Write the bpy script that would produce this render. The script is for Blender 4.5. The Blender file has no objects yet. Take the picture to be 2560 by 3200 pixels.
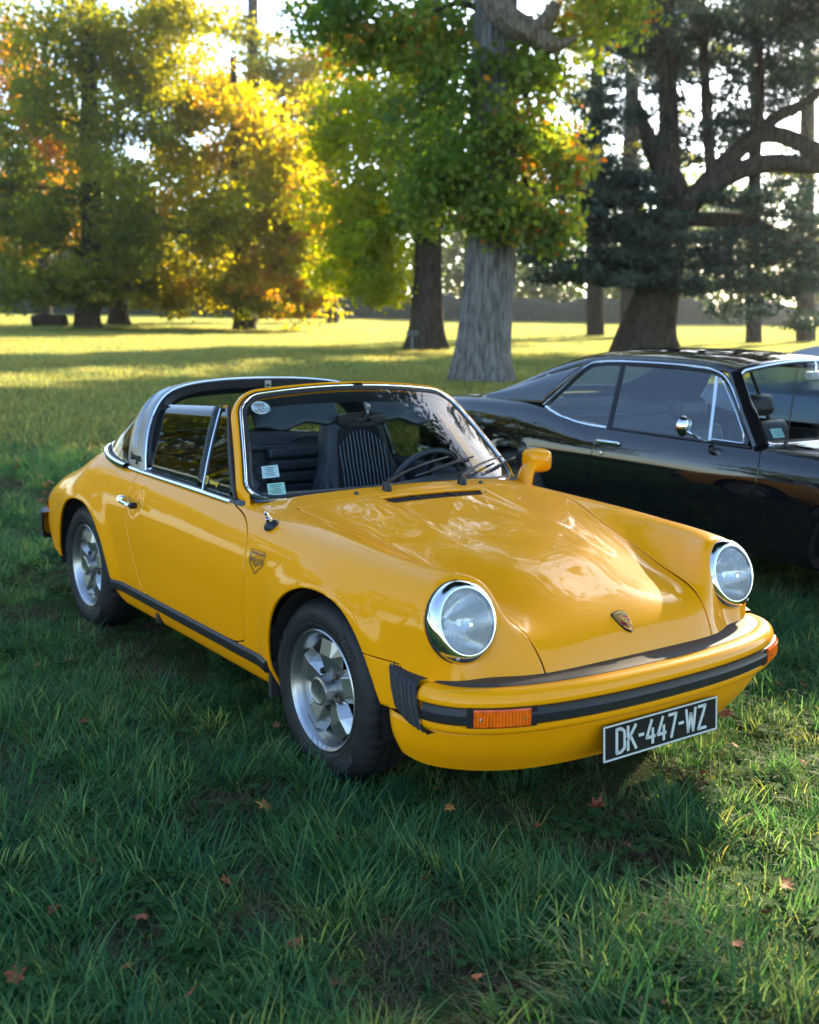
import bpy, math, random
import numpy as np
from mathutils import Vector, Matrix
from mathutils.bvhtree import BVHTree
sc = bpy.context.scene
COL = sc.collection
rng = np.random.default_rng(7)
random.seed(7)
R_ = math.radians

# ------------------------------------------------------------------ camera
CAM = np.array([3.0211, -2.5843, 1.5209]); YAW, PITCH, ROLL, FOC = 2.5166, -0.1682, 0.0174, 3.4152
fwd = np.array([math.cos(PITCH)*math.cos(YAW), math.cos(PITCH)*math.sin(YAW), math.sin(PITCH)])
r0 = np.cross(fwd, [0, 0, 1]); r0 /= np.linalg.norm(r0); u0 = np.cross(r0, fwd)
cr, sr = math.cos(ROLL), math.sin(ROLL)
rgt, upv = cr*r0+sr*u0, -sr*r0+cr*u0
cd = bpy.data.cameras.new('camera'); cam = bpy.data.objects.new('camera', cd); COL.objects.link(cam)
cam.matrix_world = Matrix(((rgt[0], upv[0], -fwd[0], CAM[0]), (rgt[1], upv[1], -fwd[1], CAM[1]),
                           (rgt[2], upv[2], -fwd[2], CAM[2]), (0, 0, 0, 1)))
cd.sensor_fit = 'HORIZONTAL'; cd.sensor_width = 24.0; cd.lens = FOC*1000/2560*24
cd.clip_start = 0.05; cd.clip_end = 3000
cd.dof.use_dof = True; cd.dof.focus_distance = 3.75; cd.dof.aperture_fstop = 2.6
sc.camera = cam
FH = np.array([math.cos(YAW), math.sin(YAW)]); RH = np.array([math.sin(YAW), -math.cos(YAW)])

# ------------------------------------------------------------------ sky, sun, exposure
SUN_AZ, SUN_EL = R_(29.0), R_(25.0)            # azimuth to the right of the view direction
sd = FH*math.cos(SUN_AZ)+RH*math.sin(SUN_AZ)
sun_dir = Vector((sd[0]*math.cos(SUN_EL), sd[1]*math.cos(SUN_EL), math.sin(SUN_EL)))
w = bpy.data.worlds.new('World'); sc.world = w; w.use_nodes = True
nt = w.node_tree; bg = nt.nodes['Background']
sky = nt.nodes.new('ShaderNodeTexSky'); sky.sky_type = 'NISHITA'; sky.sun_disc = False
sky.sun_elevation = SUN_EL; sky.sun_rotation = math.atan2(sd[0], sd[1])
sky.air_density = 1.0; sky.dust_density = .7; sky.ozone_density = 2.0
nt.links.new(sky.outputs[0], bg.inputs[0]); bg.inputs[1].default_value = 0.15
sl = bpy.data.lights.new('sun', 'SUN'); sl.energy = 5.0; sl.angle = R_(0.5); sl.color = (1.0, 0.82, 0.54)
so = bpy.data.objects.new('sun', sl); COL.objects.link(so); so.location = (0, 0, 30)
so.rotation_euler = sun_dir.to_track_quat('Z', 'Y').to_euler()
sc.view_settings.view_transform = 'Standard'; sc.view_settings.look = 'None'
sc.view_settings.gamma = 1.0; sc.view_settings.exposure = 2.15; sc.view_settings.use_curve_mapping = False
sc.cycles.use_denoising = True
sc.cycles.max_bounces = 8; sc.cycles.transparent_max_bounces = 16; sc.cycles.caustics_reflective = False; sc.cycles.caustics_refractive = False
sc.cycles.sample_clamp_indirect = 6.0

# ------------------------------------------------------------------ pixel helpers (1725 x 2156 reading of the photograph)
def pray(px, py):
    u, v = px*2560/1725, py*2560/1725
    d = fwd + rgt*(u-1280)/(FOC*1000) - upv*(v-1600)/(FOC*1000)
    return d
def at_depth(px, py, d):
    """point on the pixel's ray at horizontal forward distance d"""
    r = pray(px, py); h = r[0]*FH[0]+r[1]*FH[1]
    return CAM + r*(d/h)
def fs(d, s, z=0.0):
    p = CAM[:2]+FH*d+RH*s
    return np.array([p[0], p[1], z])
def ground_z(x, y):
    d = (x-CAM[0])*FH[0]+(y-CAM[1])*FH[1]
    t = np.clip(d-7.0, 0, 120)
    return 0.019*t*t/(t+4.0)

# ------------------------------------------------------------------ materials
def mat(name, col=(.5, .5, .5), rough=.5, metal=0.0, coat=0.0, coat_r=.03, spec=.5, bump=None, var=None, emis=None, sheen=0.0):
    m = bpy.data.materials.new(name); m.use_nodes = True
    n = m.node_tree; b = n.nodes['Principled BSDF']
    b.inputs['Base Color'].default_value = (*col, 1); b.inputs['Roughness'].default_value = rough
    b.inputs['Metallic'].default_value = metal; b.inputs['Specular IOR Level'].default_value = spec
    b.inputs['Coat Weight'].default_value = coat; b.inputs['Coat Roughness'].default_value = coat_r
    if sheen: b.inputs['Sheen Weight'].default_value = sheen
    if emis: b.inputs['Emission Color'].default_value = (*emis[0], 1); b.inputs['Emission Strength'].default_value = emis[1]
    tc = n.nodes.new('ShaderNodeTexCoord')
    if var:      # (scale, amount, [second colour])
        nz = n.nodes.new('ShaderNodeTexNoise'); nz.inputs['Scale'].default_value = var[0]; nz.inputs['Detail'].default_value = 6
        n.links.new(tc.outputs['Object'], nz.inputs['Vector'])
        rp = n.nodes.new('ShaderNodeValToRGB'); rp.color_ramp.elements[0].position = .35; rp.color_ramp.elements[1].position = .65
        c2 = var[2] if len(var) > 2 else tuple(min(1, c*(1+var[1])) for c in col)
        rp.color_ramp.elements[0].color = (*[c*(1-var[1]) for c in col], 1); rp.color_ramp.elements[1].color = (*c2, 1)
        n.links.new(nz.outputs['Fac'], rp.inputs['Fac']); n.links.new(rp.outputs['Color'], b.inputs['Base Color'])
    if bump:     # (scale, strength, distance)
        nz2 = n.nodes.new('ShaderNodeTexNoise'); nz2.inputs['Scale'].default_value = bump[0]; nz2.inputs['Detail'].default_value = 4
        n.links.new(tc.outputs['Object'], nz2.inputs['Vector'])
        bp = n.nodes.new('ShaderNodeBump'); bp.inputs['Strength'].default_value = bump[1]; bp.inputs['Distance'].default_value = bump[2]
        n.links.new(nz2.outputs['Fac'], bp.inputs['Height']); n.links.new(bp.outputs['Normal'], b.inputs['Normal'])
    return m
def glass_mat(name, tint=(.75, .8, .8), rough=0.0, boost=.95):
    m = bpy.data.materials.new(name); m.use_nodes = True
    n = m.node_tree; n.nodes.remove(n.nodes['Principled BSDF']); out = n.nodes['Material Output']
    tr = n.nodes.new('ShaderNodeBsdfTransparent'); tr.inputs[0].default_value = (*tint, 1)
    gl = n.nodes.new('ShaderNodeBsdfGlossy'); gl.inputs['Roughness'].default_value = rough
    ge = n.nodes.new('ShaderNodeNewGeometry'); dt = n.nodes.new('ShaderNodeVectorMath'); dt.operation = 'DOT_PRODUCT'
    n.links.new(ge.outputs['Incoming'], dt.inputs[0]); n.links.new(ge.outputs['Normal'], dt.inputs[1])
    def mth(op, a, b=None):
        q = n.nodes.new('ShaderNodeMath'); q.operation = op
        for k, v in enumerate((a, b)):
            if v is None: continue
            if isinstance(v, (int, float)): q.inputs[k].default_value = v
            else: n.links.new(v, q.inputs[k])
        return q.outputs[0]
    f5 = mth('POWER', mth('SUBTRACT', 1.0, mth('ABSOLUTE', dt.outputs['Value'])), 5.0); f0 = .055*boost
    fr = n.nodes.new('ShaderNodeMath'); fr.operation = 'MULTIPLY_ADD'; n.links.new(f5, fr.inputs[0]); fr.inputs[1].default_value = (1-f0)*.9; fr.inputs[2].default_value = f0
    mx = n.nodes.new('ShaderNodeMixShader')
    n.links.new(fr.outputs[0], mx.inputs[0]); n.links.new(tr.outputs[0], mx.inputs[1]); n.links.new(gl.outputs[0], mx.inputs[2])
    n.links.new(mx.outputs[0], out.inputs['Surface'])
    return m

# ------------------------------------------------------------------ mesh helpers
def obj(name, verts, faces, m=None, parent=None, smooth=True, sharp=None):
    me = bpy.data.meshes.new(name)
    me.from_pydata([tuple(map(float, v)) for v in verts], [], [tuple(f) for f in faces]); me.update()
    if m is not None: me.materials.append(m)
    if smooth: me.shade_smooth()
    if smooth and sharp: me.set_sharp_from_angle(angle=R_(sharp))
    o = bpy.data.objects.new(name, me); COL.objects.link(o)
    if parent is not None: o.parent = parent
    return o
def fast_obj(name, V, F, m=None, parent=None, smooth=False):
    """numpy verts (N,3), faces (M,k) all same size"""
    me = bpy.data.meshes.new(name); k = F.shape[1]
    me.vertices.add(len(V)); me.vertices.foreach_set('co', np.ascontiguousarray(V, dtype=np.float32).ravel())
    me.loops.add(F.size); me.loops.foreach_set('vertex_index', np.ascontiguousarray(F, dtype=np.int32).ravel())
    me.polygons.add(len(F)); me.polygons.foreach_set('loop_start', np.arange(0, F.size, k, dtype=np.int32))
    if smooth: me.polygons.foreach_set('use_smooth', np.ones(len(F), dtype=bool))
    me.update(calc_edges=True)
    if m is not None: me.materials.append(m)
    o = bpy.data.objects.new(name, me); COL.objects.link(o)
    if parent is not None: o.parent = parent
    return o
def thing(name, label, cat, loc=(0, 0, 0), rotz=0, group=None):
    o = bpy.data.objects.new(name, None); COL.objects.link(o); o.location = tuple(map(float, loc)); o.rotation_euler = (0, 0, rotz)
    o.empty_display_size = .2
    return tag(o, label, cat, group)
def tag(o, label, cat, group=None):
    o['label'] = label; o['category'] = cat
    if group: o['group'] = group
    return o
def structure(o): o['kind'] = 'structure'; return o
def sub_empty(name, parent, loc=(0, 0, 0), rotz=0):
    o = bpy.data.objects.new(name, None); COL.objects.link(o); o.parent = parent; o.location = loc; o.rotation_euler = (0, 0, rotz); o.empty_display_size = .1
    return o
def mod_solid(o, th, off=-1): 
    s = o.modifiers.new('solid', 'SOLIDIFY'); s.thickness = th; s.offset = off; s.use_even_offset = False; return o
def mod_bevel(o, wd, seg=2):
    b = o.modifiers.new('bevel', 'BEVEL'); b.width = wd; b.segments = seg; b.limit_method = 'ANGLE'; b.angle_limit = R_(35); return o
def mod_sub(o, lv=2):
    b = o.modifiers.new('sub', 'SUBSURF'); b.levels = lv; b.render_levels = lv; return o
class MB:
    def __init__(s): s.v = []; s.f = []
    def add(s, V, F):
        b = len(s.v); s.v += [tuple(map(float, p)) for p in V]; s.f += [tuple(i+b for i in f) for f in F]; return s
    def box(s, c, d, M=None):
        x, y, z = d[0]/2, d[1]/2, d[2]/2
        V = [Vector((a*x, b*y, e*z)) for e in (-1, 1) for a, b in ((-1, -1), (1, -1), (1, 1), (-1, 1))]
        if M is not None: V = [M @ p for p in V]
        V = [p+Vector(c) for p in V]
        return s.add(V, [(3, 2, 1, 0), (4, 5, 6, 7), (0, 1, 5, 4), (1, 2, 6, 5), (2, 3, 7, 6), (3, 0, 4, 7)])
    def grid(s, G, cu=False, cv=False, flip=False):
        G = np.asarray(G, float); a, b = G.shape[:2]; F = []
        for i in range(a if cu else a-1):
            for j in range(b if cv else b-1):
                q = (i*b+j, ((i+1) % a)*b+j, ((i+1) % a)*b+(j+1) % b, i*b+(j+1) % b)
                F.append(q[::-1] if flip else q)
        return s.add(G.reshape(-1, 3), F)
    def tube(s, path, rad, n=8, cap=True, flat=None, up=None):
        """path (k,3), rad scalar or list; flat=(a,b) scales of the section along side / up axes"""
        P = np.asarray(path, float); k = len(P); rad = np.full(k, rad) if np.isscalar(rad) else np.asarray(rad, float)
        T = np.gradient(P, axis=0); T /= np.linalg.norm(T, axis=1)[:, None]+1e-12
        u = np.array(up if up is not None else (0, 0, 1.0))
        if up is None and abs(T[0] @ u) > .9: u = np.array((1.0, 0, 0))
        rings = []
        for i in range(k):
            sd_ = np.cross(T[i], u); sd_ /= np.linalg.norm(sd_)+1e-12; uu = np.cross(sd_, T[i])
            if up is None: u = uu
            a = np.linspace(0, 2*math.pi, n, endpoint=False)
            fx, fy = flat if flat else (1, 1)
            rings.append(P[i]+rad[i]*(np.cos(a)[:, None]*sd_*fx+np.sin(a)[:, None]*uu*fy))
        b = len(s.v); s.grid(np.array(rings), cv=True)
        if cap: s.f.append(tuple(range(b, b+n))); s.f.append(tuple(range(b+(k-1)*n+n-1, b+(k-1)*n-1, -1)))
        return s
    def lathe(s, prof, n=32, axis='y', c=(0, 0, 0), close=False):
        """prof list of (r, t): r radius, t along the axis"""
        a = np.linspace(0, 2*math.pi, n, endpoint=False); G = []
        for r, t in prof:
            if axis == 'y': G.append(np.stack([r*np.cos(a), np.full(n, t), r*np.sin(a)], 1))
            elif axis == 'x': G.append(np.stack([np.full(n, t), r*np.cos(a), r*np.sin(a)], 1))
            else: G.append(np.stack([r*np.cos(a), r*np.sin(a), np.full(n, t)], 1))
        return s.grid(np.array(G)+np.array(c), cu=close, cv=True)
    def obj(s, name, m, parent=None, smooth=True, sharp=35): return obj(name, s.v, s.f, m, parent, smooth, sharp)
def spl(t, ts):
    """natural cubic spline operator from knots t to samples ts"""
    n = len(t); h = np.diff(t); A = np.zeros((n, n)); B = np.zeros((n, n)); A[0, 0] = A[-1, -1] = 1
    for i in range(1, n-1):
        A[i, i-1] = h[i-1]; A[i, i] = 2*(h[i-1]+h[i]); A[i, i+1] = h[i]
        B[i, i-1] = 6/h[i-1]; B[i, i+1] = 6/h[i]; B[i, i] = -6/h[i-1]-6/h[i]
    M = np.linalg.solve(A, B); I = np.eye(n); k = np.clip(np.searchsorted(t, ts, side='right')-1, 0, n-2)
    out = np.zeros((len(ts), n))
    for r, (x, i) in enumerate(zip(ts, k)):
        a, b = (t[i+1]-x)/h[i], (x-t[i])/h[i]
        out[r] = a*I[i]+b*I[i+1]+((a**3-a)*M[i]+(b**3-b)*M[i+1])*h[i]**2/6
    return out
def curve(pts, n, power=.75):
    P = np.asarray(pts, float); t = np.r_[0, np.cumsum(np.linalg.norm(np.diff(P, axis=0), axis=1)**power)]
    return spl(t, np.linspace(0, t[-1], n)) @ P
def arc_resample(P, n):
    P = np.asarray(P, float); t = np.r_[0, np.cumsum(np.linalg.norm(np.diff(P, axis=0), axis=1))]; s = np.linspace(0, t[-1], n)
    return np.stack([np.interp(s, t, P[:, i]) for i in range(P.shape[1])], 1)
def net(rows, nu, nv, pu=.6, pv=.6, su=None):
    Rw = np.asarray(rows, float)
    du = np.mean(np.linalg.norm(np.diff(Rw, axis=0), axis=2), axis=1)**pu; tu = np.r_[0, np.cumsum(du)]
    dv = np.mean(np.linalg.norm(np.diff(Rw, axis=1), axis=2), axis=0)**pv; tv = np.r_[0, np.cumsum(dv)]
    A = spl(tu, np.linspace(0, tu[-1], nu)); B = spl(tv, np.linspace(0, tv[-1], nv))
    return np.einsum('ai,bj,ijk->abk', A, B, Rw)
def pchip(t, Y, ts):
    """monotone cubic along axis 0"""
    h = np.diff(t); sh = (-1,)+(1,)*(Y.ndim-1); hh = h.reshape(sh); d = np.diff(Y, axis=0)/hh; m = np.zeros_like(Y)
    w1 = 2*hh[1:]+hh[:-1]; w2 = hh[1:]+2*hh[:-1]; ok = d[:-1]*d[1:] > 0
    with np.errstate(divide='ignore', invalid='ignore'): hm = (w1+w2)/(w1/d[:-1]+w2/d[1:])
    m[1:-1] = np.where(ok, hm, 0); m[0] = d[0]; m[-1] = d[-1]
    k = np.clip(np.searchsorted(t, ts, side='right')-1, 0, len(t)-2); s_ = ((ts-t[k])/h[k]).reshape(sh); H = h[k].reshape(sh)
    return (2*s_**3-3*s_**2+1)*Y[k]+(s_**3-2*s_**2+s_)*H*m[k]+(-2*s_**3+3*s_**2)*Y[k+1]+(s_**3-s_**2)*H*m[k+1]
def net_m(rows, nu, nv, pu=.6, pv=.6, it=10):
    Rw = np.asarray(rows, float)
    du = np.mean(np.linalg.norm(np.diff(Rw, axis=0), axis=2), axis=1)**pu; tu = np.r_[0, np.cumsum(du)]
    dv = np.mean(np.linalg.norm(np.diff(Rw, axis=1), axis=2), axis=0)**pv; tv = np.r_[0, np.cumsum(dv)]
    B = spl(tv, np.linspace(0, tv[-1], nv)); Q = np.einsum('bj,ijk->ibk', B, Rw)
    D = pchip(tu, Q, np.linspace(0, tu[-1], nu))
    for _ in range(it):
        D[1:-1] = .5*D[1:-1]+.25*(D[:-2]+D[2:])
    for _ in range(4):
        D[:, 1:-1] = .5*D[:, 1:-1]+.25*(D[:, :-2]+D[:, 2:])
    return D
def sdf_poly(P, poly):
    P = np.asarray(P, float); poly = np.asarray(poly, float); d = np.full(len(P), 1e9); inside = np.zeros(len(P), bool)
    for i in range(len(poly)):
        a, b = poly[i], poly[(i+1) % len(poly)]; e = b-a; w_ = P-a
        t = np.clip((w_ @ e)/(e @ e+1e-12), 0, 1); d = np.minimum(d, np.linalg.norm(w_-t[:, None]*e, axis=1))
        c = ((a[1] <= P[:, 1]) & (b[1] > P[:, 1])) | ((b[1] <= P[:, 1]) & (a[1] > P[:, 1]))
        with np.errstate(divide='ignore', invalid='ignore'):
            xi = a[0]+(P[:, 1]-a[1])*e[0]/(e[1] if e[1] != 0 else 1e-12)
        inside ^= c & (P[:, 0] < xi)
    return np.where(inside, -d, d)
def chaikin(poly, it=2, closed=True):
    P = np.asarray(poly, float)
    for _ in range(it):
        Q = np.roll(P, -1, 0); P2 = np.stack([P*.75+Q*.25, P*.25+Q*.75], 1).reshape(-1, P.shape[1])
        P = P2 if closed else np.vstack([P[:1], P2[:-2], P[-1:]])
    return P
class Sheet:
    """a polygon sheet that can be cut along the zero line of a field"""
    def __init__(s, V, F): s.V = [tuple(v) for v in V]; s.F = [tuple(f) for f in F]
    def arr(s): return np.array(s.V)
    def split(s, field):
        val = np.asarray(field(s.arr()), float); val = np.where(np.abs(val) < 1e-5, 1e-5, val).tolist()
        V = s.V; cache = {}; neg = []; pos = []
        for f in s.F:
            sg = [val[i] > 0 for i in f]
            if all(sg): pos.append(f); continue
            if not any(sg): neg.append(f); continue
            a, b = [], []
            n = len(f)
            for k in range(n):
                i, j = f[k], f[(k+1) % n]
                (a if sg[k] else b).append(i)
                if sg[k] != sg[(k+1) % n]:
                    key = (i, j) if i < j else (j, i)
                    if key not in cache:
                        t = val[i]/(val[i]-val[j]); p, q = V[i], V[j]
                        V.append((p[0]+(q[0]-p[0])*t, p[1]+(q[1]-p[1])*t, p[2]+(q[2]-p[2])*t)); cache[key] = len(V)-1
                    a.append(cache[key]); b.append(cache[key])
            if len(a) > 2: pos.append(tuple(a))
            if len(b) > 2: neg.append(tuple(b))
        return Sheet(V, neg), Sheet(V, pos)
    def keep(s, field): return s.split(field)[0]
    def drop(s, field): return s.split(field)[1]
    def ring(s, field):
        a, b = s.split(field); return Sheet(b.V if len(b.V) >= len(a.V) else a.V, a.F+b.F)
    def compact(s):
        used = sorted({i for f in s.F for i in f}); mp = {i: k for k, i in enumerate(used)}
        return [s.V[i] for i in used], [tuple(mp[i] for i in f) for f in s.F]
def outward(V, F, ref):
    V = np.asarray(V); t = 0
    for f in F[::max(1, len(F)//400)]:
        p = V[list(f)]; n = np.cross(p[1]-p[0], p[2]-p[0]); t += np.sign(n @ (p.mean(0)-np.asarray(ref)))
    return F if t >= 0 else [tuple(reversed(f)) for f in F]
def text_geo(s, size=1.0, xs=1.0, extrude=0.0, align='CENTER', shear=0.0, offset=0.0, space=1.0):
    c = bpy.data.curves.new('t', 'FONT'); c.body = s; c.size = size; c.align_x = align; c.align_y = 'CENTER'; c.extrude = extrude; c.shear = shear; c.offset = offset
    c.space_character = space; c.resolution_u = 3
    o = bpy.data.objects.new('t', c); COL.objects.link(o); me = bpy.data.meshes.new_from_object(o)
    V = np.array([v.co[:] for v in me.vertices]); F = [tuple(p.vertices) for p in me.polygons]
    bpy.data.objects.remove(o); bpy.data.curves.remove(c); bpy.data.meshes.remove(me)
    if len(V): V[:, 0] *= xs
    return V, F
def bvh_of(V, F): return BVHTree.FromPolygons([tuple(v) for v in V], [tuple(f) for f in F])
def strip_geo(pts, wd):
    """flat 2-D stroke along pts"""
    P = np.asarray(pts, float); T = np.gradient(P, axis=0); T /= np.linalg.norm(T, axis=1)[:, None]+1e-9; N = np.stack([-T[:, 1], T[:, 0]], 1)
    V = np.vstack([P+N*wd/2, P-N*wd/2]); n = len(P)
    return np.c_[V, np.zeros(len(V))], [(i, i+1, n+i+1, n+i) for i in range(n-1)]
# ================================================================== ground
def ground_mat():
    m = bpy.data.materials.new('meadow_ground'); m.use_nodes = True; n = m.node_tree; b = n.nodes['Principled BSDF']; b.inputs['Roughness'].default_value = 1.0; b.inputs['Specular IOR Level'].default_value = 0.0
    tc = n.nodes.new('ShaderNodeTexCoord')
    def noise(sc_, det=6, rough=.6):
        q = n.nodes.new('ShaderNodeTexNoise'); q.inputs['Scale'].default_value = sc_; q.inputs['Detail'].default_value = det; q.inputs['Roughness'].default_value = rough; n.links.new(tc.outputs['Object'], q.inputs['Vector']); return q
    def ramp(src, a, ca, c, cc):
        r = n.nodes.new('ShaderNodeValToRGB'); e = r.color_ramp.elements; e[0].position = a; e[0].color = (*ca, 1); e[1].position = c; e[1].color = (*cc, 1); n.links.new(src, r.inputs['Fac']); return r
    n1, n2, n3 = noise(.35), noise(7), noise(60, 4)
    r1 = ramp(n1.outputs['Fac'], .35, (.036, .068, .018), .68, (.062, .098, .026))
    r2 = ramp(n2.outputs['Fac'], .42, (.07, .055, .032), .58, (.040, .078, .022))
    mx = n.nodes.new('ShaderNodeMix'); mx.data_type = 'RGBA'; mx.inputs[0].default_value = .45; n.links.new(r1.outputs[0], mx.inputs[6]); n.links.new(r2.outputs[0], mx.inputs[7])
    r3 = ramp(n3.outputs['Fac'], .3, (.55, .55, .55), .7, (1.25, 1.25, 1.2))
    mm = n.nodes.new('ShaderNodeMix'); mm.data_type = 'RGBA'; mm.blend_type = 'MULTIPLY'; mm.inputs[0].default_value = 1; n.links.new(mx.outputs[2], mm.inputs[6]); n.links.new(r3.outputs[0], mm.inputs[7])
    n.links.new(mm.outputs[2], b.inputs['Base Color'])
    bp = n.nodes.new('ShaderNodeBump'); bp.inputs['Strength'].default_value = .8; bp.inputs['Distance'].default_value = .03; n.links.new(n3.outputs['Fac'], bp.inputs['Height']); n.links.new(bp.outputs[0], b.inputs['Normal'])
    return m
dv = np.r_[np.linspace(-160, -12, 12), np.linspace(-10, 30, 81), np.linspace(32, 130, 50), np.linspace(150, 900, 12)]
sv = np.r_[np.linspace(-700, -90, 8), np.linspace(-80, 80, 121), np.linspace(90, 700, 8)]
Gg = np.zeros((len(dv), len(sv), 3))
for i, d in enumerate(dv):
    p = CAM[:2]+np.outer(np.ones(len(sv)), FH*d)+np.outer(sv, RH)
    zz = ground_z(p[:, 0], p[:, 1]); far = np.clip((d-8)/20, 0, 1); near = 1-.0*far
    bumpy = .012*np.sin(p[:, 0]*3.1+1.3*np.sin(p[:, 1]*2.3))*np.sin(p[:, 1]*2.7+.9*np.sin(p[:, 0]*1.9))
    Gg[i, :, :2] = p; Gg[i, :, 2] = zz*np.where(d > 130, 1.0, 1.0)+bumpy*(abs(d) < 40)+far*.08*np.sin(p[:, 0]*.21)*np.sin(p[:, 1]*.17)
gm = MB().grid(Gg, flip=True); ground = gm.obj('ground', ground_mat(), None, True, None); structure(ground)
GB = bvh_of(gm.v, gm.f)
def gz(x, y):
    h = GB.ray_cast(Vector((float(x), float(y), 60)), Vector((0, 0, -1)))[0]; return h.z if h else 0.0
# ================================================================== grass
def leaf_mat(name, cols, trans=.5, rough=.5, gloss=.5, obj_random=True, scale=None, spec=.35, tv=2.6, hue=.478):
    """thin foliage: reflects and lets light through; colour differs from clump to clump"""
    m = bpy.data.materials.new(name); m.use_nodes = True; n = m.node_tree; b = n.nodes['Principled BSDF']; out = n.nodes['Material Output']
    b.inputs['Roughness'].default_value = rough; b.inputs['Specular IOR Level'].default_value = spec
    rp = n.nodes.new('ShaderNodeValToRGB'); cr_ = rp.color_ramp
    while len(cr_.elements) < len(cols): cr_.elements.new(.5)
    for e, (p, c) in zip(cr_.elements, cols): e.position = p; e.color = (*c, 1)
    if obj_random == 'attr':
        at = n.nodes.new('ShaderNodeAttribute'); at.attribute_name = 'tone'; n.links.new(at.outputs['Fac'], rp.inputs['Fac'])
    else:
        oi = n.nodes.new('ShaderNodeObjectInfo'); n.links.new(oi.outputs['Random'], rp.inputs['Fac'])
    n.links.new(rp.outputs[0], b.inputs['Base Color'])
    tr = n.nodes.new('ShaderNodeBsdfTranslucent')
    hs = n.nodes.new('ShaderNodeHueSaturation'); hs.inputs['Hue'].default_value = hue; hs.inputs['Saturation'].default_value = 1.15; hs.inputs['Value'].default_value = tv; n.links.new(rp.outputs[0], hs.inputs['Color']); n.links.new(hs.outputs[0], tr.inputs['Color'])
    mx = n.nodes.new('ShaderNodeMixShader'); mx.inputs[0].default_value = trans
    n.links.new(b.outputs[0], mx.inputs[1]); n.links.new(tr.outputs[0], mx.inputs[2]); n.links.new(mx.outputs[0], out.inputs['Surface'])
    return m
M_grass = leaf_mat('grass_blades', [(0, (.020, .076, .042)), (.45, (.033, .108, .052)), (.8, (.055, .142, .054)), (1, (.105, .170, .050))], .47, .55, hue=.41, tv=4.2, spec=.2)
M_lawn = leaf_mat('mown_lawn', [(0, (.034, .086, .036)), (.5, (.055, .112, .038)), (1, (.105, .145, .040))], .60, .5, hue=.385, tv=4.8)
M_dry = leaf_mat('dry_grass', [(0, (.10, .075, .045)), (1, (.17, .13, .075))], .25, .8, tv=1.3, hue=.5, spec=.1)
M_clover = leaf_mat('clover_leaves', [(0, (.026, .074, .020)), (1, (.048, .112, .030))], .35, .8, spec=.1)
tuft_col = bpy.data.collections.new('grass_tufts')      # instance sources, not linked to the scene
def blade(b, root, az, L, wd, lean, curl, seg=5):
    d = np.array((math.cos(az), math.sin(az), 0)); sd_ = np.array((-d[1], d[0], 0)); V = []; p = np.array(root, float); th = lean
    tw = random.uniform(-.5, .5)
    for k in range(seg+1):
        t = k/seg; wk = wd*(1-t**2.2)*.5+.0002; s2 = sd_*math.cos(tw*t)+np.array((0, 0, 1))*math.sin(tw*t)*.5
        V += [p-s2*wk, p+s2*wk]; p = p+(d*math.sin(th)+np.array((0, 0, math.cos(th))))*L/seg; th += curl/seg
    b.add(V, [(2*k, 2*k+1, 2*k+3, 2*k+2) for k in range(seg)])
def tuft(nm, n, L0, L1, wd, spread, m, lean=(.1, .9), curl=(.3, 1.4), comb=None):
    b = MB()
    for _ in range(n):
        az = random.uniform(0, 2*math.pi) if comb is None else random.gauss(comb, .7); r = spread*math.sqrt(random.random()); a2 = random.uniform(0, 6.28)
        blade(b, (r*math.cos(a2), r*math.sin(a2), -.004), az, random.uniform(L0, L1), wd*random.uniform(.7, 1.25), random.uniform(*lean), random.uniform(*curl))
    o = b.obj(nm, m, None, True, None); COL.objects.unlink(o); tuft_col.objects.link(o); return o
for k in range(3): tuft('tuft_a%d' % k, 32, .045, .105, .0034, .055, M_grass)
for k in range(2): tuft('tuft_b%d' % k, 22, .08, .16, .0038, .05, M_grass, (.15, .8), (.5, 1.7), comb=k*1.5)
for k in range(2): tuft('tuft_c%d' % k, 44, .03, .07, .0030, .07, M_grass, (.2, 1.1))
tuft('tuft_d', 24, .05, .11, .0026, .06, M_dry, (.6, 1.35), (.1, .7))
for k in range(2):
    b = MB()
    for _ in range(9):
        c = np.array((random.gauss(0, .035), random.gauss(0, .035), random.uniform(.02, .05))); rad = random.uniform(.011, .018); n3 = random.choice((3, 5)); a0 = random.uniform(0, 6)
        for q in range(n3):
            a = a0+q*2*math.pi/n3; e = np.array((math.cos(a), math.sin(a), .15)); f = np.array((-math.sin(a), math.cos(a), 0)); 
            b.add([c, c+e*rad*.6+f*rad*.42, c+e*rad*1.1+f*rad*.25+np.array((0, 0, -.002)), c+e*rad*1.1-f*rad*.25+np.array((0, 0, -.002)), c+e*rad*.6-f*rad*.42], [(0, 1, 2, 3, 4)])
    o = b.obj('tuft_e%d' % k, M_clover, None, True, None); COL.objects.unlink(o); tuft_col.objects.link(o)
for k in range(2): tuft('tuft_f%d' % k, 240, .06, .14, .010, .42, M_lawn, (.1, 1.0), (.2, 1.2))
NT = len(tuft_col.objects)
order = sorted(tuft_col.objects, key=lambda o: o.name); KIND = np.array([0, 0, 0, 1, 1, 2, 2, 3, 4, 4, 5, 5])
def noise2(x, y, s, seed=0):
    """cheap smooth value noise"""
    r = np.random.default_rng(seed); T_ = r.random((64, 64)); X, Yv = x*s, y*s; i, j = np.floor(X).astype(int), np.floor(Yv).astype(int); f, g = X-i, Yv-j; f = f*f*(3-2*f); g = g*g*(3-2*g)
    q = lambda a, c: T_[a % 64, c % 64]; return (q(i, j)*(1-f)+q(i+1, j)*f)*(1-g)+(q(i, j+1)*(1-f)+q(i+1, j+1)*f)*g
pts = []; 
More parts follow.
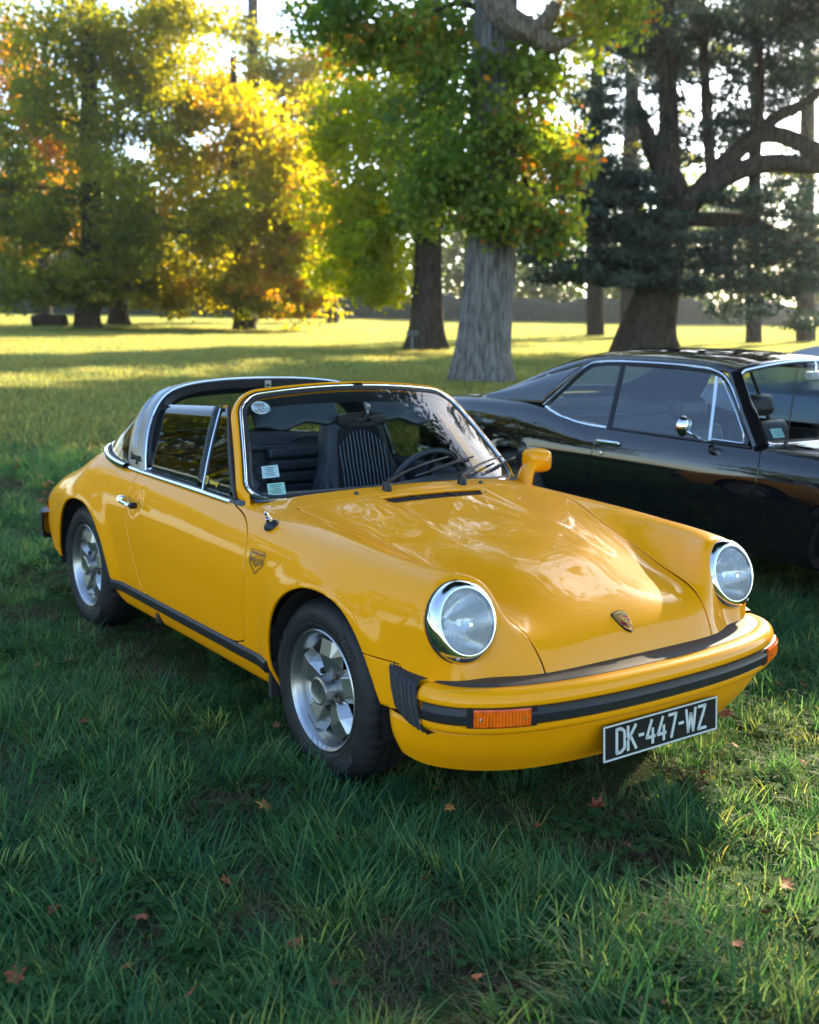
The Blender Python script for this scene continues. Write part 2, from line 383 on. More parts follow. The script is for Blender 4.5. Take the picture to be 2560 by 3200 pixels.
def scatter(d0, d1, dens, smul):
    half = lambda d: .62*d+2.2
    area = (d1-d0)*2*half(d1); n = int(area*dens); d = rng.uniform(d0, d1, n); s = rng.uniform(-half(d1), half(d1), n); ok = np.abs(s) < half(d); d, s = d[ok], s[ok]
    xy = CAM[:2]+np.outer(d, FH)+np.outer(s, RH); pts.append(np.c_[xy, np.full(len(xy), smul), d])
scatter(1.2, 4.5, 640, 1.05); scatter(4.5, 8.0, 420, 1.08); scatter(8, 14, 130, 1.25); scatter(14, 26, 13, 1.15); scatter(14, 20, 40, 1.5); scatter(26, 60, 4.2, 1.3); scatter(60, 128, 1.5, 1.9)
A = np.vstack(pts); X, Yv = A[:, 0], A[:, 1]
dry = noise2(X+5.3, Yv+2.1, 2.2, 3)+.5*noise2(X, Yv, 6.5, 4)             # bare or thatched spots
keep = rng.random(len(A)) > np.clip((dry-1.02)*2.5, 0, .7)
# no long grass under the tyres and the floor of the cars
def inbox(x0, x1, y0, y1): return (X > x0) & (X < x1) & (Yv > y0) & (Yv < y1)
for wx in (0, -2.271):
    for wy in (-.68, .68): keep &= ~inbox(wx-.13, wx+.13, wy-.10, wy+.10)
A, dry = A[keep], dry[keep]; X, Yv = A[:, 0], A[:, 1]
lush = noise2(X, Yv, 1.1, 9); rk = rng.random(len(A))
idx_ = np.zeros(len(A), int)
kinds = [np.where(KIND == k)[0] for k in range(6)]
pick = np.where(rk < .34, 0, np.where(rk < .50, 1, np.where(rk < .86, 2, 4)))
pick = np.where((lush > .58) & (rk < .62), 1, pick); pick = np.where((dry > .92) & (rk < .55), 3, pick); pick = np.where((rk > .93) & (dry > .6), 3, pick)
pick = np.where(rng.random(len(A)) < np.clip((A[:, 3]-11)/13, 0, 1), 5, pick)
for k in range(6):
    msk = pick == k; idx_[msk] = rng.choice(kinds[k], msk.sum())
Zg = np.array([gz(a, c) for a, c in zip(X, Yv)])
under = ((X > -3.0) & (X < .8) & (np.abs(Yv) < .8))
scl = A[:, 2]*rng.uniform(.75, 1.25, len(A))*(.8+.5*lush)*np.where(under, .6, 1.0)
me = bpy.data.meshes.new('grass'); me.vertices.add(len(A)); me.vertices.foreach_set('co', np.c_[X, Yv, Zg-.004].astype(np.float32).ravel())
for nm, tp, val in (('pick', 'INT', idx_.astype(np.int32)), ('scl', 'FLOAT', scl.astype(np.float32)), ('spin', 'FLOAT', rng.uniform(0, 6.283, len(A)).astype(np.float32))):
    at = me.attributes.new(nm, tp, 'POINT'); at.data.foreach_set('value', val)
grass = bpy.data.objects.new('grass', me); COL.objects.link(grass); grass['kind'] = 'stuff'; grass['label'] = 'green meadow grass with clover and dry thatch'; grass['category'] = 'grass'
def inst_nodes(nm, coll):
    ng = bpy.data.node_groups.new(nm, 'GeometryNodeTree'); ng.interface.new_socket('Geometry', in_out='INPUT', socket_type='NodeSocketGeometry'); ng.interface.new_socket('Geometry', in_out='OUTPUT', socket_type='NodeSocketGeometry')
    N_ = ng.nodes; gi, go = N_.new('NodeGroupInput'), N_.new('NodeGroupOutput'); ci = N_.new('GeometryNodeCollectionInfo'); ci.inputs[0].default_value = coll; ci.inputs['Separate Children'].default_value = True; ci.inputs['Reset Children'].default_value = True
    ip = N_.new('GeometryNodeInstanceOnPoints'); ip.inputs['Pick Instance'].default_value = True
    def attr(a, t):
        q = N_.new('GeometryNodeInputNamedAttribute'); q.data_type = t; q.inputs['Name'].default_value = a; return q
    a1, a2, a3 = attr('pick', 'INT'), attr('scl', 'FLOAT'), attr('spin', 'FLOAT'); cx = N_.new('ShaderNodeCombineXYZ')
    L = ng.links.new; L(gi.outputs[0], ip.inputs['Points']); L(ci.outputs[0], ip.inputs['Instance']); L(a1.outputs['Attribute'], ip.inputs['Instance Index']); L(a3.outputs['Attribute'], cx.inputs['Z']); L(cx.outputs[0], ip.inputs['Rotation']); L(a2.outputs['Attribute'], ip.inputs['Scale']); L(ip.outputs[0], go.inputs[0])
    return ng
mdf = grass.modifiers.new('blades', 'NODES'); mdf.node_group = inst_nodes('grass_instances', tuft_col)
# ================================================================== yellow open-top sports car (right side is y < 0)
M_yel = mat('yellow_paint', (.83, .315, .001), .5, 0, .52, .012, spec=.05)
M_chrome = mat('chrome', (.78, .79, .8), .06, 1.0)
M_steel = mat('brushed_steel', (.30, .305, .31), .40, 1.0, bump=(60, .05, .001))
M_alloy = mat('wheel_alloy', (.35, .355, .36), .30, .9, var=(9, .10))
M_rub = mat('black_rubber', (.018, .019, .021), .55, bump=(300, .1, .001))
M_trim = mat('black_trim', (.010, .011, .013), .42, spec=.35)
M_tyre = mat('tyre_rubber', (.012, .0125, .014), .6, var=(14, .35), spec=.35)
M_dark = mat('underbody_black', (.008, .008, .009), .85)
M_leather = mat('dark_leather', (.030, .038, .048), .45, bump=(120, .12, .002))
M_cloth = mat('dark_cloth', (.008, .009, .012), .9)
M_stripe = mat('grey_stripe', (.20, .25, .28), .9)
M_glass = glass_mat('windscreen_glass', (.80, .86, .85))
M_glass_s = glass_mat('side_glass', (.36, .42, .40), boost=.98)
M_white = mat('white_paint', (.78, .78, .76), .5)
M_black = mat('black_print', (.01, .01, .012), .45)
M_orange = mat('orange_lens', (.78, .095, .002), .15, spec=.6, coat=1.0, var=(45, .25))
M_red = mat('red_lens', (.45, .012, .01), .15, coat=1.0)
M_gold = mat('gold_enamel', (.60, .36, .10), .3, .8)
M_enred = mat('red_enamel', (.45, .01, .02), .25)
M_refl = mat('lamp_reflector', (.62, .64, .66), .16, 1.0)

yc = thing('sports_car', 'bright yellow open-top classic sports car with steel roll hoop parked on grass', 'car')
def P_(x, *c): return [(p if len(p) == 3 else (x, p[0], p[1])) for p in c]
SILL = [(.62, .19), (.715, .20), (.752, .265), (.778, .34)]
rows = [
 P_(0, (-2.9, .60, .25), (-2.9, .70, .26), (-2.9, .72, .33), (-2.93, .73, .42), (-2.98, .715, .47), (-3.03, .69, .47), (-3.07, .65, .47), (-3.10, .60, .47), (-3.13, .53, .47), (-3.15, .44, .47), (-3.17, .30, .47), (-3.18, .15, .47), (-3.18, 0, .47)),
 P_(0, (-2.85, .60, .23), (-2.86, .705, .24), (-2.87, .73, .32), (-2.91, .74, .42), (-2.95, .725, .50), (-2.99, .71, .535), (-3.02, .68, .565), (-3.03, .63, .60), (-3.04, .56, .625), (-3.05, .46, .64), (-3.06, .30, .65), (-3.06, .15, .655), (-3.06, 0, .655)),
 P_(-2.80, (.60, .21), (.71, .22), (.745, .29), (.758, .38), (.765, .50), (.764, .57), (.742, .63), (.69, .68), (.61, .712), (.50, .732), (.34, .752), (.17, .765), (0, .768)),
 P_(-2.55, (.62, .19), (.715, .20), (.755, .27), (.775, .35), (.788, .50), (.790, .60), (.778, .67), (.735, .732), (.665, .768), (.57, .800), (.40, .855), (.2, .882), (0, .888)),
 P_(-2.27, *SILL, (.797, .50), (.800, .61), (.790, .69), (.757, .77), (.70, .838), (.63, .888), (.45, .94), (.2, .967), (0, .972)),
 P_(-1.95, *SILL, (.795, .50), (.797, .61), (.782, .70), (.748, .782), (.70, .842), (.645, .883), (.45, .94), (.2, .972), (0, .980)),
 P_(-1.60, *SILL, (.793, .50), (.795, .61), (.779, .71), (.745, .787), (.70, .840), (.65, .870), (.45, .93), (.2, .96), (0, .97)),
 P_(-1.20, *SILL, (.793, .50), (.795, .61), (.779, .71), (.745, .785), (.70, .836), (.65, .862), (.45, .91), (.2, .94), (0, .95)),
 P_(-.85, *SILL, (.794, .50), (.796, .61), (.779, .71), (.744, .783), (.70, .830), (.645, .854), (.45, .895), (.22, .918), (0, .926)),
 P_(-.60, *SILL, (.795, .50), (.796, .61), (.779, .71), (.742, .782), (.695, .826), (.62, .848), (.45, .880), (.22, .899), (0, .905)),
 P_(-.30, *SILL, (.795, .50), (.797, .61), (.782, .705), (.746, .775), (.70, .815), (.625, .835), (.50, .834), (.25, .853), (0, .858)),
 P_(0, *SILL, (.792, .50), (.796, .61), (.783, .70), (.750, .765), (.70, .803), (.63, .818), (.495, .786), (.25, .800), (0, .805)),
 P_(.25, (.62, .19), (.71, .20), (.745, .265), (.77, .34), (.784, .50), (.784, .60), (.770, .685), (.738, .752), (.69, .790), (.615, .800), (.48, .721), (.24, .738), (0, .743)),
 P_(.42, (.60, .21), (.72, .22), (.745, .28), (.765, .36), (.776, .50), (.770, .59), (.756, .67), (.722, .743), (.67, .784), (.578, .790), (.462, .668), (.23, .678), (0, .684)),
 P_(0, (.44, .60, .23), (.44, .73, .24), (.445, .748, .29), (.45, .766, .37), (.49, .765, .505), (.535, .745, .575), (.548, .736, .66), (.536, .70, .745), (.53, .632, .782), (.545, .520, .775), (.584, .443, .640), (.590, .225, .617), (.590, 0, .622)),
 P_(0, (.445, .60, .235), (.445, .731, .245), (.45, .748, .295), (.455, .765, .375), (.49, .764, .49), (.555, .735, .525), (.583, .70, .545), (.600, .655, .55), (.602, .605, .545), (.600, .548, .542), (.662, .43, .535), (.682, .215, .540), (.682, 0, .543)),
 P_(0, (.45, .60, .24), (.45, .732, .25), (.455, .748, .30), (.46, .764, .38), (.49, .760, .465), (.55, .735, .465), (.59, .705, .465), (.615, .665, .465), (.632, .615, .465), (.650, .545, .465), (.695, .43, .465), (.705, .215, .465), (.705, 0, .465)),
]
rows = np.array(rows, float)
full = np.concatenate([rows, (rows[:, :-1]*np.array([1, -1, 1]))[:, ::-1]], 1)
full[:, :, 1] *= -1                                  # first columns are the right side, y < 0
G = net_m(full, 270, 184)
# ---- outlines
ARCH_F = chaikin([(-.30, .05), (-.308, .33), (-.275, .50), (-.19, .605), (-.06, .664), (.07, .672), (.18, .648), (.265, .588), (.335, .50), (.395, .39), (.445, .28), (.47, .05)], 2)
ARCH_R = chaikin([(-1.82, .05), (-1.835, .33), (-1.895, .49), (-1.99, .60), (-2.11, .656), (-2.25, .664), (-2.38, .636), (-2.475, .565), (-2.54, .47), (-2.585, .36), (-2.605, .29), (-2.615, .05)], 2)
DOOR = chaikin([(-.525, .318), (-.503, .42), (-.487, .55), (-.487, .66), (-.512, .745), (-.575, .808), (-.66, .848), (-.75, .868), (-.80, .90), (-.80, 1.0), (-1.69, 1.0), (-1.705, .88), (-1.695, .80), (-1.65, .67), (-1.585, .53), (-1.515, .38), (-1.46, .318)], 2)
COCK = [(-.53, -.1), (-.53, 0), (-.535, .2), (-.56, .4), (-.61, .55), (-.67, .655), (-.72, .685), (-.80, .690), (-1.2, .693), (-1.65, .693), (-1.86, .690), (-2.0, .683), (-2.14, .663), (-2.27, .62), (-2.37, .54), (-2.43, .40), (-2.46, .2), (-2.465, 0), (-2.465, -.1)]
HOOD = np.array([(-.448, -.2), (-.448, .25), (-.452, .50), (-.466, .570), (-.468, .584), (-.455, .588), (-.40, .589), (-.26, .583), (-.18, .564), (-.10, .538), (-.02, .510), (.05, .493), (.15, .479), (.24, .470), (.35, .461), (.45, .446), (.53, .429), (.64, .399), (.745, .370), (.745, -.2)])
LAMP = np.array([.566, .612, .658]); LAX = np.array([.956, 0, .294]); LAX /= np.linalg.norm(LAX)
def hmap(V): return np.stack([V[:, 0], V[:, 2]+.6*np.maximum(0, .76-np.abs(V[:, 1]))*(V[:, 2] > .6)], 1)
def xw(V): return np.stack([V[:, 0], np.abs(V[:, 1])], 1)
def xz(V): return V[:, [0, 2]]
# ---- relief pressed into the panels
V0 = G.reshape(-1, 3); x, y, z = V0.T; aw = np.abs(y); sg = np.sign(y)
side = np.clip((aw-.60)/.12, 0, 1)*np.clip((z-.2)/.1, 0, 1)
for arch, amp in ((ARCH_F, .017), (ARCH_R, .020)):
    d = sdf_poly(xz(V0), arch); k = np.clip(1-np.maximum(d, 0)/.115, 0, 1)
    V0[:, 1] += sg*amp*(k*k*(3-2*k))*side
dd = np.hypot((x+1.565)/.058, (z-.730)/.060); V0[:, 1] -= sg*.017*np.clip(1-dd*dd, 0, 1)**.8*(aw > .6)*(dd < 1)
wl = .252+0*x             # creases that run forward from the ends of the vent
dep = .011*np.clip((.36-x)/.72, 0, 1)**1.1*np.clip((x+.47)/.06, 0, 1)
V0[:, 2] -= dep*np.clip((wl-aw)/.030, 0, 1)*(z > .5)*(aw < .56)
nu, nv = G.shape[:2]
quads = [(i*nv+j, (i+1)*nv+j, (i+1)*nv+j+1, i*nv+j+1) for i in range(nu-1) for j in range(nv-1)]
quads = outward(V0, quads, (-1.2, 0, .4))
BODY = bvh_of(V0, quads)
def top_at(x, y, dz=0.0):
    h = BODY.ray_cast(Vector((x, y, 2)), Vector((0, 0, -1)))[0]; return np.array(h)+np.array((0, 0, dz))
def side_at(x, z, s=-1, off=0.0):
    h, n, *_ = BODY.ray_cast(Vector((x, s*2, z)), Vector((0, -s, 0))); n = n if n.y*s > 0 else -n
    return np.array(h)+np.array(n)*off
S = Sheet(V0, quads)
S = S.drop(lambda V: np.maximum(sdf_poly(xw(V), COCK), .72-V[:, 2]))
for arch in (ARCH_F, ARCH_R):
    S = S.drop(lambda V: np.maximum(sdf_poly(xz(V), arch), .5-np.abs(V[:, 1])))
    S = S.ring(lambda V: np.maximum(sdf_poly(xz(V), arch)-.006, .5-np.abs(V[:, 1])))
def lampd(V):
    q = np.stack([V[:, 0], np.abs(V[:, 1]), V[:, 2]], 1)-LAMP; return np.linalg.norm(q-np.outer(q @ LAX, LAX), axis=1)
S = S.drop(lambda V: np.maximum(lampd(V)-.105, .45-V[:, 0]))
S = S.drop(lambda V: np.maximum(.25-V[:, 0], V[:, 2]-.387))
S = S.drop(lambda V: np.maximum(V[:, 0]+2.5, V[:, 2]-.30))
# vent slot in the lid
VENT = [(-.428, -.1), (-.428, .250), (-.362, .226), (-.362, -.1)]
S = S.drop(lambda V: np.maximum(sdf_poly(xw(V), VENT), .6-V[:, 2]))
def panel(S, fld, g=.006):
    a, b = S.split(lambda V: fld(V)+g/2); b = b.drop(lambda V: fld(V)-g/2)
    return a.ring(lambda V: fld(V)+g/2+.0035), b.ring(lambda V: fld(V)-g/2-.0035)
doors, S = panel(S, lambda V: np.maximum(sdf_poly(hmap(V), DOOR), .55-np.abs(V[:, 1])))
hood, S = panel(S, lambda V: np.maximum(sdf_poly(xw(V), HOOD), .40-V[:, 2]), .008)
corner, S = panel(S, lambda V: np.maximum(np.maximum(.2-V[:, 0], V[:, 2]-.527), np.maximum(V[:, 0]-.47, .6-np.abs(V[:, 1]))), .004)
COWL = [(-.448, -.2), (-.448, .25), (-.452, .50), (-.466, .570), (-.469, .588), (-.60, .622), (-.70, .672), (-.79, .705), (-.95, .705), (-.95, -.2)]
cowl, S = panel(S, lambda V: np.maximum(sdf_poly(xw(V), COWL), .72-V[:, 2]), .004)
def panel_obj(name, sh, m, parent, th=.012):
    V, F = sh.compact(); F = outward(V, F, (-1.2, 0, .45)); o = obj(name, V, F, m, parent); mod_solid(o, th); return o
panel_obj('body', S, M_yel, yc)
hd = panel_obj('hood', hood, M_yel, yc)
panel_obj('cowl', cowl, M_yel, yc)
for s in (-1, 1):
    dsh = Sheet(doors.V, [f for f in doors.F if doors.V[f[0]][1]*s > 0]); d_ = panel_obj('door', dsh, M_yel, yc)
    if s < 0: door_r = d_
    else: door_l = d_
    panel_obj('fender_corner', Sheet(corner.V, [f for f in corner.F if corner.V[f[0]][1]*s > 0]), M_yel, yc)

# ---- vent grille under the slot
b = MB()
vgz = np.array([[top_at(xx, yy, -.013) for yy in np.linspace(-.275, .275, 12)] for xx in (-.44, -.395, -.35)]); b.grid(vgz, flip=True)
o = b.obj('vent_grille', M_trim, hd)
for k in np.linspace(-.24, .24, 33):
    p = top_at(-.395, k, -.007); b = MB().box(p, (.064, .0035, .008)); b.obj('vent_bar', M_rub, hd, smooth=False)
for k in (-.085, .085):
    p = top_at(-.395, k, -.003); MB().box(p, (.066, .010, .010)).obj('vent_rib', M_trim, hd, smooth=False)

# ---- windscreen frame, glass, trims
def WS(u, v):
    u = np.asarray(u, float); v = np.asarray(v, float); au = np.abs(u)
    bx = np.stack([-.535-.148*au**2.4, u*.668, .884-.030*u*u], -1)
    tp = np.stack([-.990-.036*u*u, u*.524, 1.258-.040*u*u], -1)
    q = bx+(tp-bx)*v[..., None]
    bow = (.022*np.sin(np.pi*np.clip(v, -.1, 1.1)))[..., None]*np.array([.78, 0, .62])*(1-.6*u*u)[..., None]
    q = q+bow; q[..., 1] *= -1; return q                  # u > 0 on the right (y < 0)
def rrect(ru=.15, rv=.17, n=8, m=24):
    P = []
    for (cu, cv, a0) in ((1-ru, rv, -90), (1-ru, 1-rv, 0), (-1+ru, 1-rv, 90), (-1+ru, rv, 180)):
        P += [(cu+ru*math.cos(R_(a0+90*k/n)), cv+rv*math.sin(R_(a0+90*k/n))) for k in range(n+1)]
    P = np.array(P+[P[0]]); out = []
    for a, c in zip(P[:-1], P[1:]):
        k = max(1, int(np.hypot((c-a)[0]*.6, (c-a)[1]*.55)/.04)); out += [a+(c-a)*t/k for t in range(k)]
    return np.array(out)
def frames(uv, fn, closed=True):
    P = fn(uv[:, 0], uv[:, 1]); e = 1e-3
    Tu = fn(uv[:, 0]+e, uv[:, 1])-fn(uv[:, 0]-e, uv[:, 1]); Tv = fn(uv[:, 0], uv[:, 1]+e)-fn(uv[:, 0], uv[:, 1]-e)
    N = np.cross(Tv, Tu); N /= np.linalg.norm(N, axis=1)[:, None]; N *= np.sign(N[:, :1]+1e-9)
    T = (np.roll(P, -1, 0)-np.roll(P, 1, 0)) if closed else np.gradient(P, axis=0); T /= np.linalg.norm(T, axis=1)[:, None]
    B = np.cross(T, N); B /= np.linalg.norm(B, axis=1)[:, None]
    c = P.mean(0); B *= np.sign(np.sum(B*(P-c), 1).sum())
    return P, T, N, B
def sweep(P, N, B, prof, closed=True):
    Gd = np.array([[p+bb*q+nn*h for q, h in prof] for p, nn, bb in zip(P, N, B)]); m_ = MB(); m_.grid(Gd, cu=closed, cv=True); return m_
uv = rrect(); P, T, N, B = frames(uv, WS)
ws = sub_empty('windscreen', yc)
sweep(P, N, B, [(-.001, -.002), (.001, .006), (.005, .010), (.010, .010), (.014, .006), (.015, -.004)]).obj('chrome_trim', M_chrome, ws)
sweep(P, N, B, [(-.016, -.004), (-.012, .004), (-.001, .005), (.002, -.006)]).obj('rubber_seal', M_rub, ws)
sweep(P, N, B, [(.013, -.006), (.014, .004), (.021, .003), (.022, -.006)]).obj('outer_seal', M_rub, ws)
gu, gv = np.meshgrid(np.linspace(-1, 1, 33), np.linspace(0, 1, 17), indexing='ij')
# map the square onto the rounded outline
def squircle(u, v):
    v2 = v*2-1; k = np.abs(u)**6*np.abs(v2)**6; return u*(1-.045*k), (v2*(1-.06*k)+1)/2
gg = WS(*squircle(gu, gv)); MB().grid(gg).obj('glass', M_glass, ws)
sel = [i for i in range(len(uv)) if uv[i, 1] > .06]
# rotate so that the open path starts at the lower right corner and runs over the top
st = max(range(len(sel)), key=lambda k: (sel[k]-sel[k-1]) % len(uv)); sel = sel[st:]+sel[:st]
Pp, Nn, Bb = P[sel], N[sel], B[sel]
dn = lambda q, s: q+np.array([.035, -.012*s, -.055])
Pp = np.vstack([dn(Pp[0], 1), Pp, dn(Pp[-1], -1)]); Nn = np.vstack([Nn[:1], Nn, Nn[-1:]]); Bb = np.vstack([Bb[:1], Bb, Bb[-1:]])
prof0 = np.array([(.020, -.004), (.022, .006), (.030, .007), (.040, .000), (.046, -.016), (.048, -.045), (.040, -.065), (.0, -.066), (-.012, -.03)])
Gd = []
for p, nn, bb in zip(Pp, Nn, Bb):
    f = np.clip((p[2]-.85)/.35, 0, 1); pf = prof0.copy(); pf[5:8, 1] -= .055*(1-f)**1.5+.030*min(1, max(0, (abs(p[1])-.40)/.1)); pf[4:7, 0] += .004*(1-f)
    Gd.append([p+bb*q+nn*h for q, h in pf])
m_ = MB(); m_.grid(np.array(Gd), cv=True); m_.obj('windscreen_frame', M_yel, yc)
Gl = np.array([[p+bb*q+nn*h for q, h in ((-.016, -.012), (-.020, -.040), (-.014, -.072), (.040, -.074), (.040, -.069), (-.006, -.067), (-.012, -.034))] for p, nn, bb in zip(Pp, Nn, Bb)])
MB().grid(Gl, cv=True).obj('frame_lining', M_leather, ws)
# trim joint clips at top and bottom
for i0 in (int(np.argmin(np.abs(uv[:, 0])+10*(uv[:, 1] < .5))), int(np.argmin(np.abs(uv[:, 0])+10*(uv[:, 1] > .5)))):
    M = Matrix([(T[i0][k], B[i0][k], N[i0][k]) for k in range(3)])
    MB().box(P[i0]+B[i0]*.007+N[i0]*.008, (.05, .017, .006), M).obj('trim_clip', M_chrome, ws, smooth=False)

# ---- side windows, belt trim
def bent_quad(A, B_, C, D, bow, n=10, m=8):
    A, B_, C, D = map(np.array, (A, B_, C, D)); Gq = np.zeros((n, m, 3))
    for i, a in enumerate(np.linspace(0, 1, n)):
        for j, c in enumerate(np.linspace(0, 1, m)):
            q = (A*(1-a)+B_*a)*(1-c)+(D*(1-a)+C*a)*c; q = q+np.array([0, bow*math.sin(math.pi*c)*(1 if q[1] > 0 else -1), 0]); Gq[i, j] = q
    return Gq
for s in (-1, 1):
    dr = door_r if s < 0 else door_l
    Y = lambda p: (p[0], s*p[1], p[2])
    Gq = bent_quad(Y((-1.066, .684, .846)), Y((-1.650, .684, .850)), Y((-1.748, .562, 1.146)), Y((-1.150, .556, 1.178)), .006)
    o = MB().grid(Gq).obj('window_glass', M_glass_s, dr); mod_solid(o, .004, 0)
    qg = sub_empty('quarter_window', yc)
    Gq2 = bent_quad(Y((-.775, .684, .846)), Y((-1.052, .686, .846)), Y((-1.137, .558, 1.176)), Y((-1.068, .563, 1.180)), .006)
    o = MB().grid(Gq2).obj('glass', M_glass_s, qg); mod_solid(o, .004, 0)
    MB().tube(Gq2[-1], .0085, 8, flat=(1.0, .7)).obj('window_post', M_chrome, qg)
    MB().tube(Gq2[-1]+np.array((.007, 0, 0)), .007, 8).obj('post_seal', M_rub, qg)
    MB().box(np.array(Gq2[-1][-1])+np.array((.012, 0, .004)), (.045, .022, .014)).obj('post_cap', M_chrome, qg)
    MB().tube(np.array([Gq2[0][k] for k in range(8)])+np.array((.006, 0, 0)), .008, 8).obj('pillar_seal', M_rub, qg)
    # belt trim from the windscreen foot to the hoop, then round the back window
    bl = curve([(-.795, .694, .846), (-1.0, .697, .851), (-1.3, .698, .853), (-1.66, .697, .857), (-1.86, .694, .861)], 40); bl[:, 1] *= s
    bl = np.array([[p[0], p[1], top_at(p[0], s*.694, .004)[2]] for p in bl])
    MB().tube(bl, .011, 8, flat=(1.0, .55), up=(0, s*.5, .86)).obj('belt_trim', M_chrome, yc)
    MB().tube(bl+np.array((0, -s*.014, .004)), .008, 8).obj('belt_seal', M_rub, yc)

# ---- steel hoop
hoop = [(.690, .850), (.679, .93), (.652, 1.03), (.608, 1.12), (.545, 1.19), (.45, 1.232), (.30, 1.255), (.15, 1.264), (0, 1.266)]
hp = curve(np.array(hoop), 26); hp = np.vstack([hp, (hp[:-1]*np.array([-1, 1]))[::-1]])
def hoop_x(z): t = np.clip((z-.85)/.41, 0, 1); return -1.658-.135*t**1.1, -1.856-.125*t**.9
tb = sub_empty('targa_hoop', yc)
def hoop_pt(k, f, ins=0.0):
    wv, zv = hp[k]; a, c = hoop_x(zv); nrm = np.gradient(hp, axis=0)[k]; nn = np.array([nrm[1], -nrm[0]]); nn /= np.linalg.norm(nn)
    if nn @ (hp[k]-np.array([0, .7])) < 0: nn = -nn
    t_ = np.clip((zv-.85)/.41, 0, 1); q = hp[k]-nn*(ins+max(f, 0)**1.5*.040*t_**1.5); return np.array([a+(c-a)*f, -q[0], q[1]])
Gh = np.array([[hoop_pt(k, f, ins) for f, ins in ((0, .014), (0, .004), (.03, 0), (.25, -.003), (.5, -.004), (.75, -.003), (.97, 0), (1, .004), (1, .02))] for k in range(len(hp))])
o = MB().grid(Gh, flip=True).obj('steel_band', M_steel, tb)
Gi = np.array([[hoop_pt(k, f, ins) for f, ins in ((.10, .012), (-.06, .012), (-.10, .022), (-.09, .050), (.0, .070), (.5, .072), (1.0, .050), (1.0, .012))] for k in range(len(hp))])
MB().grid(Gi, cv=True).obj('inner_padding', M_trim, tb)
MB().tube(np.array([hoop_pt(k, -.015, .006) for k in range(len(hp))]), .005, 6).obj('hoop_edge', M_chrome, tb)
for kk in (int(len(hp)*.5), ):
    q = hoop_pt(kk, -.10, .035); MB().box(q, (.014, .034, .034)).obj('roof_latch', M_steel, tb); MB().lathe([(.006, 0), (.006, .012), (0, .012)], 10, 'x', q+np.array((.004, 0, -.006))).obj('latch_bolt', M_trim, tb)
for kk in (9, len(hp)-10):
    q = hoop_pt(kk, -.10, .032); MB().lathe([(.010, 0), (.010, .01), (.005, .01), (0, .004)], 12, 'x', q).obj('locating_socket', M_rub, tb)
for s in (0, 1):                                      # three pressed slots and the script on each foot of the hoop
    ks = [k if s == 0 else len(hp)-1-k for k in range(3, 14)]
    for f in (.46, .56, .66):
        pts = np.array([hoop_pt(k, f, -.0045) for k in ks]); MB().tube(pts, .0017, 6, flat=(1, .6)).obj('pressed_slot', M_chrome, tb)
def stroke(pts, n=40): return curve(np.array(pts, float), n)
script = [  # handwriting of the word on the hoop, in letter units
 [(.0, .55), (.25, .62), (.5, .66)], [(.28, 1.0), (.20, .5), (.22, .1), (.4, .0), (.6, .25)],
 [(1.05, .5), (.8, .5), (.65, .25), (.75, .0), (.95, .1), (1.1, .5), (1.08, .1), (1.2, .0), (1.4, .3)],
 [(1.42, .55), (1.5, .5), (1.45, .1), (1.5, .0), (1.6, .4), (1.8, .52), (1.95, .45)],
 [(2.35, .5), (2.1, .5), (1.98, .25), (2.08, .02), (2.28, .12), (2.42, .5), (2.36, -.1), (2.2, -.5), (2.0, -.45), (2.2, -.15), (2.6, .15)],
 [(3.1, .5), (2.85, .5), (2.7, .25), (2.8, .0), (3.0, .1), (3.15, .5), (3.13, .1), (3.25, .0), (3.5, .15)]]
for s in (-1, 1):
    b = MB()
    for st_ in script:
        q = stroke(st_); px_ = (q[:, 0]-1.75)*.036; pz_ = q[:, 1]*.036
        pts = []
        for a, c in zip(px_, pz_):
            zz = .895+c; k = int(np.argmin(np.abs(hp[:26, 1]-zz))); h = hoop_pt(k, .5, -.006); pts.append((-1.765+a*1.0, s*abs(h[1]), zz))
        if s > 0: pts = [(2*-1.765-p[0], p[1], p[2]) for p in pts]
        b.tube(np.array(pts), .0023, 6)
    b.obj('script_badge', M_black, tb)

# ---- wrap-round back window
base = curve(np.array([(-1.862, .690, .866), (-2.0, .683, .880), (-2.14, .663, .892), (-2.27, .62, .906), (-2.37, .54, .922), (-2.43, .40, .940), (-2.46, .2, .954), (-2.465, 0, .957)]), 26)
base = np.array([[p[0], p[1], top_at(p[0], p[1], .006)[2]] for p in base]); base[:, 1] *= -1
base = np.vstack([base, (base[:-1]*np.array([1, -1, 1]))[::-1]])
upper = np.array([hoop_pt(k, .985, .010) for k in range(len(hp))])
bw = sub_empty('back_window', yc)
Gw = np.array([[base[k]*(1-t)+upper[k]*t+np.array((-.012, 0, .016))*math.sin(math.pi*t) for t in np.linspace(.0, 1, 9)] for k in range(len(hp))])
MB().grid(Gw).obj('glass', M_glass_s, bw)
cen = np.array((-2.0, 0, 1.0)); outw = base-cen; outw[:, 2] = 0; outw /= np.linalg.norm(outw, axis=1)[:, None]; upw = np.tile((0, 0, 1.0), (len(base), 1))
sweep(base, upw, outw, [(-.004, -.01), (-.004, .010), (.002, .013), (.010, .008), (.012, -.01)], False).obj('rubber_seal', M_rub, bw)
sweep(base, upw, outw, [(.010, -.01), (.011, .010), (.016, .012), (.026, .006), (.027, -.012)], False).obj('chrome_trim', M_chrome, bw)
sweep(base, upw, outw, [(-.020, .002), (-.018, .024), (-.012, .026), (-.006, .010), (-.006, -.006)], False).obj('inner_chrome_trim', M_chrome, bw)
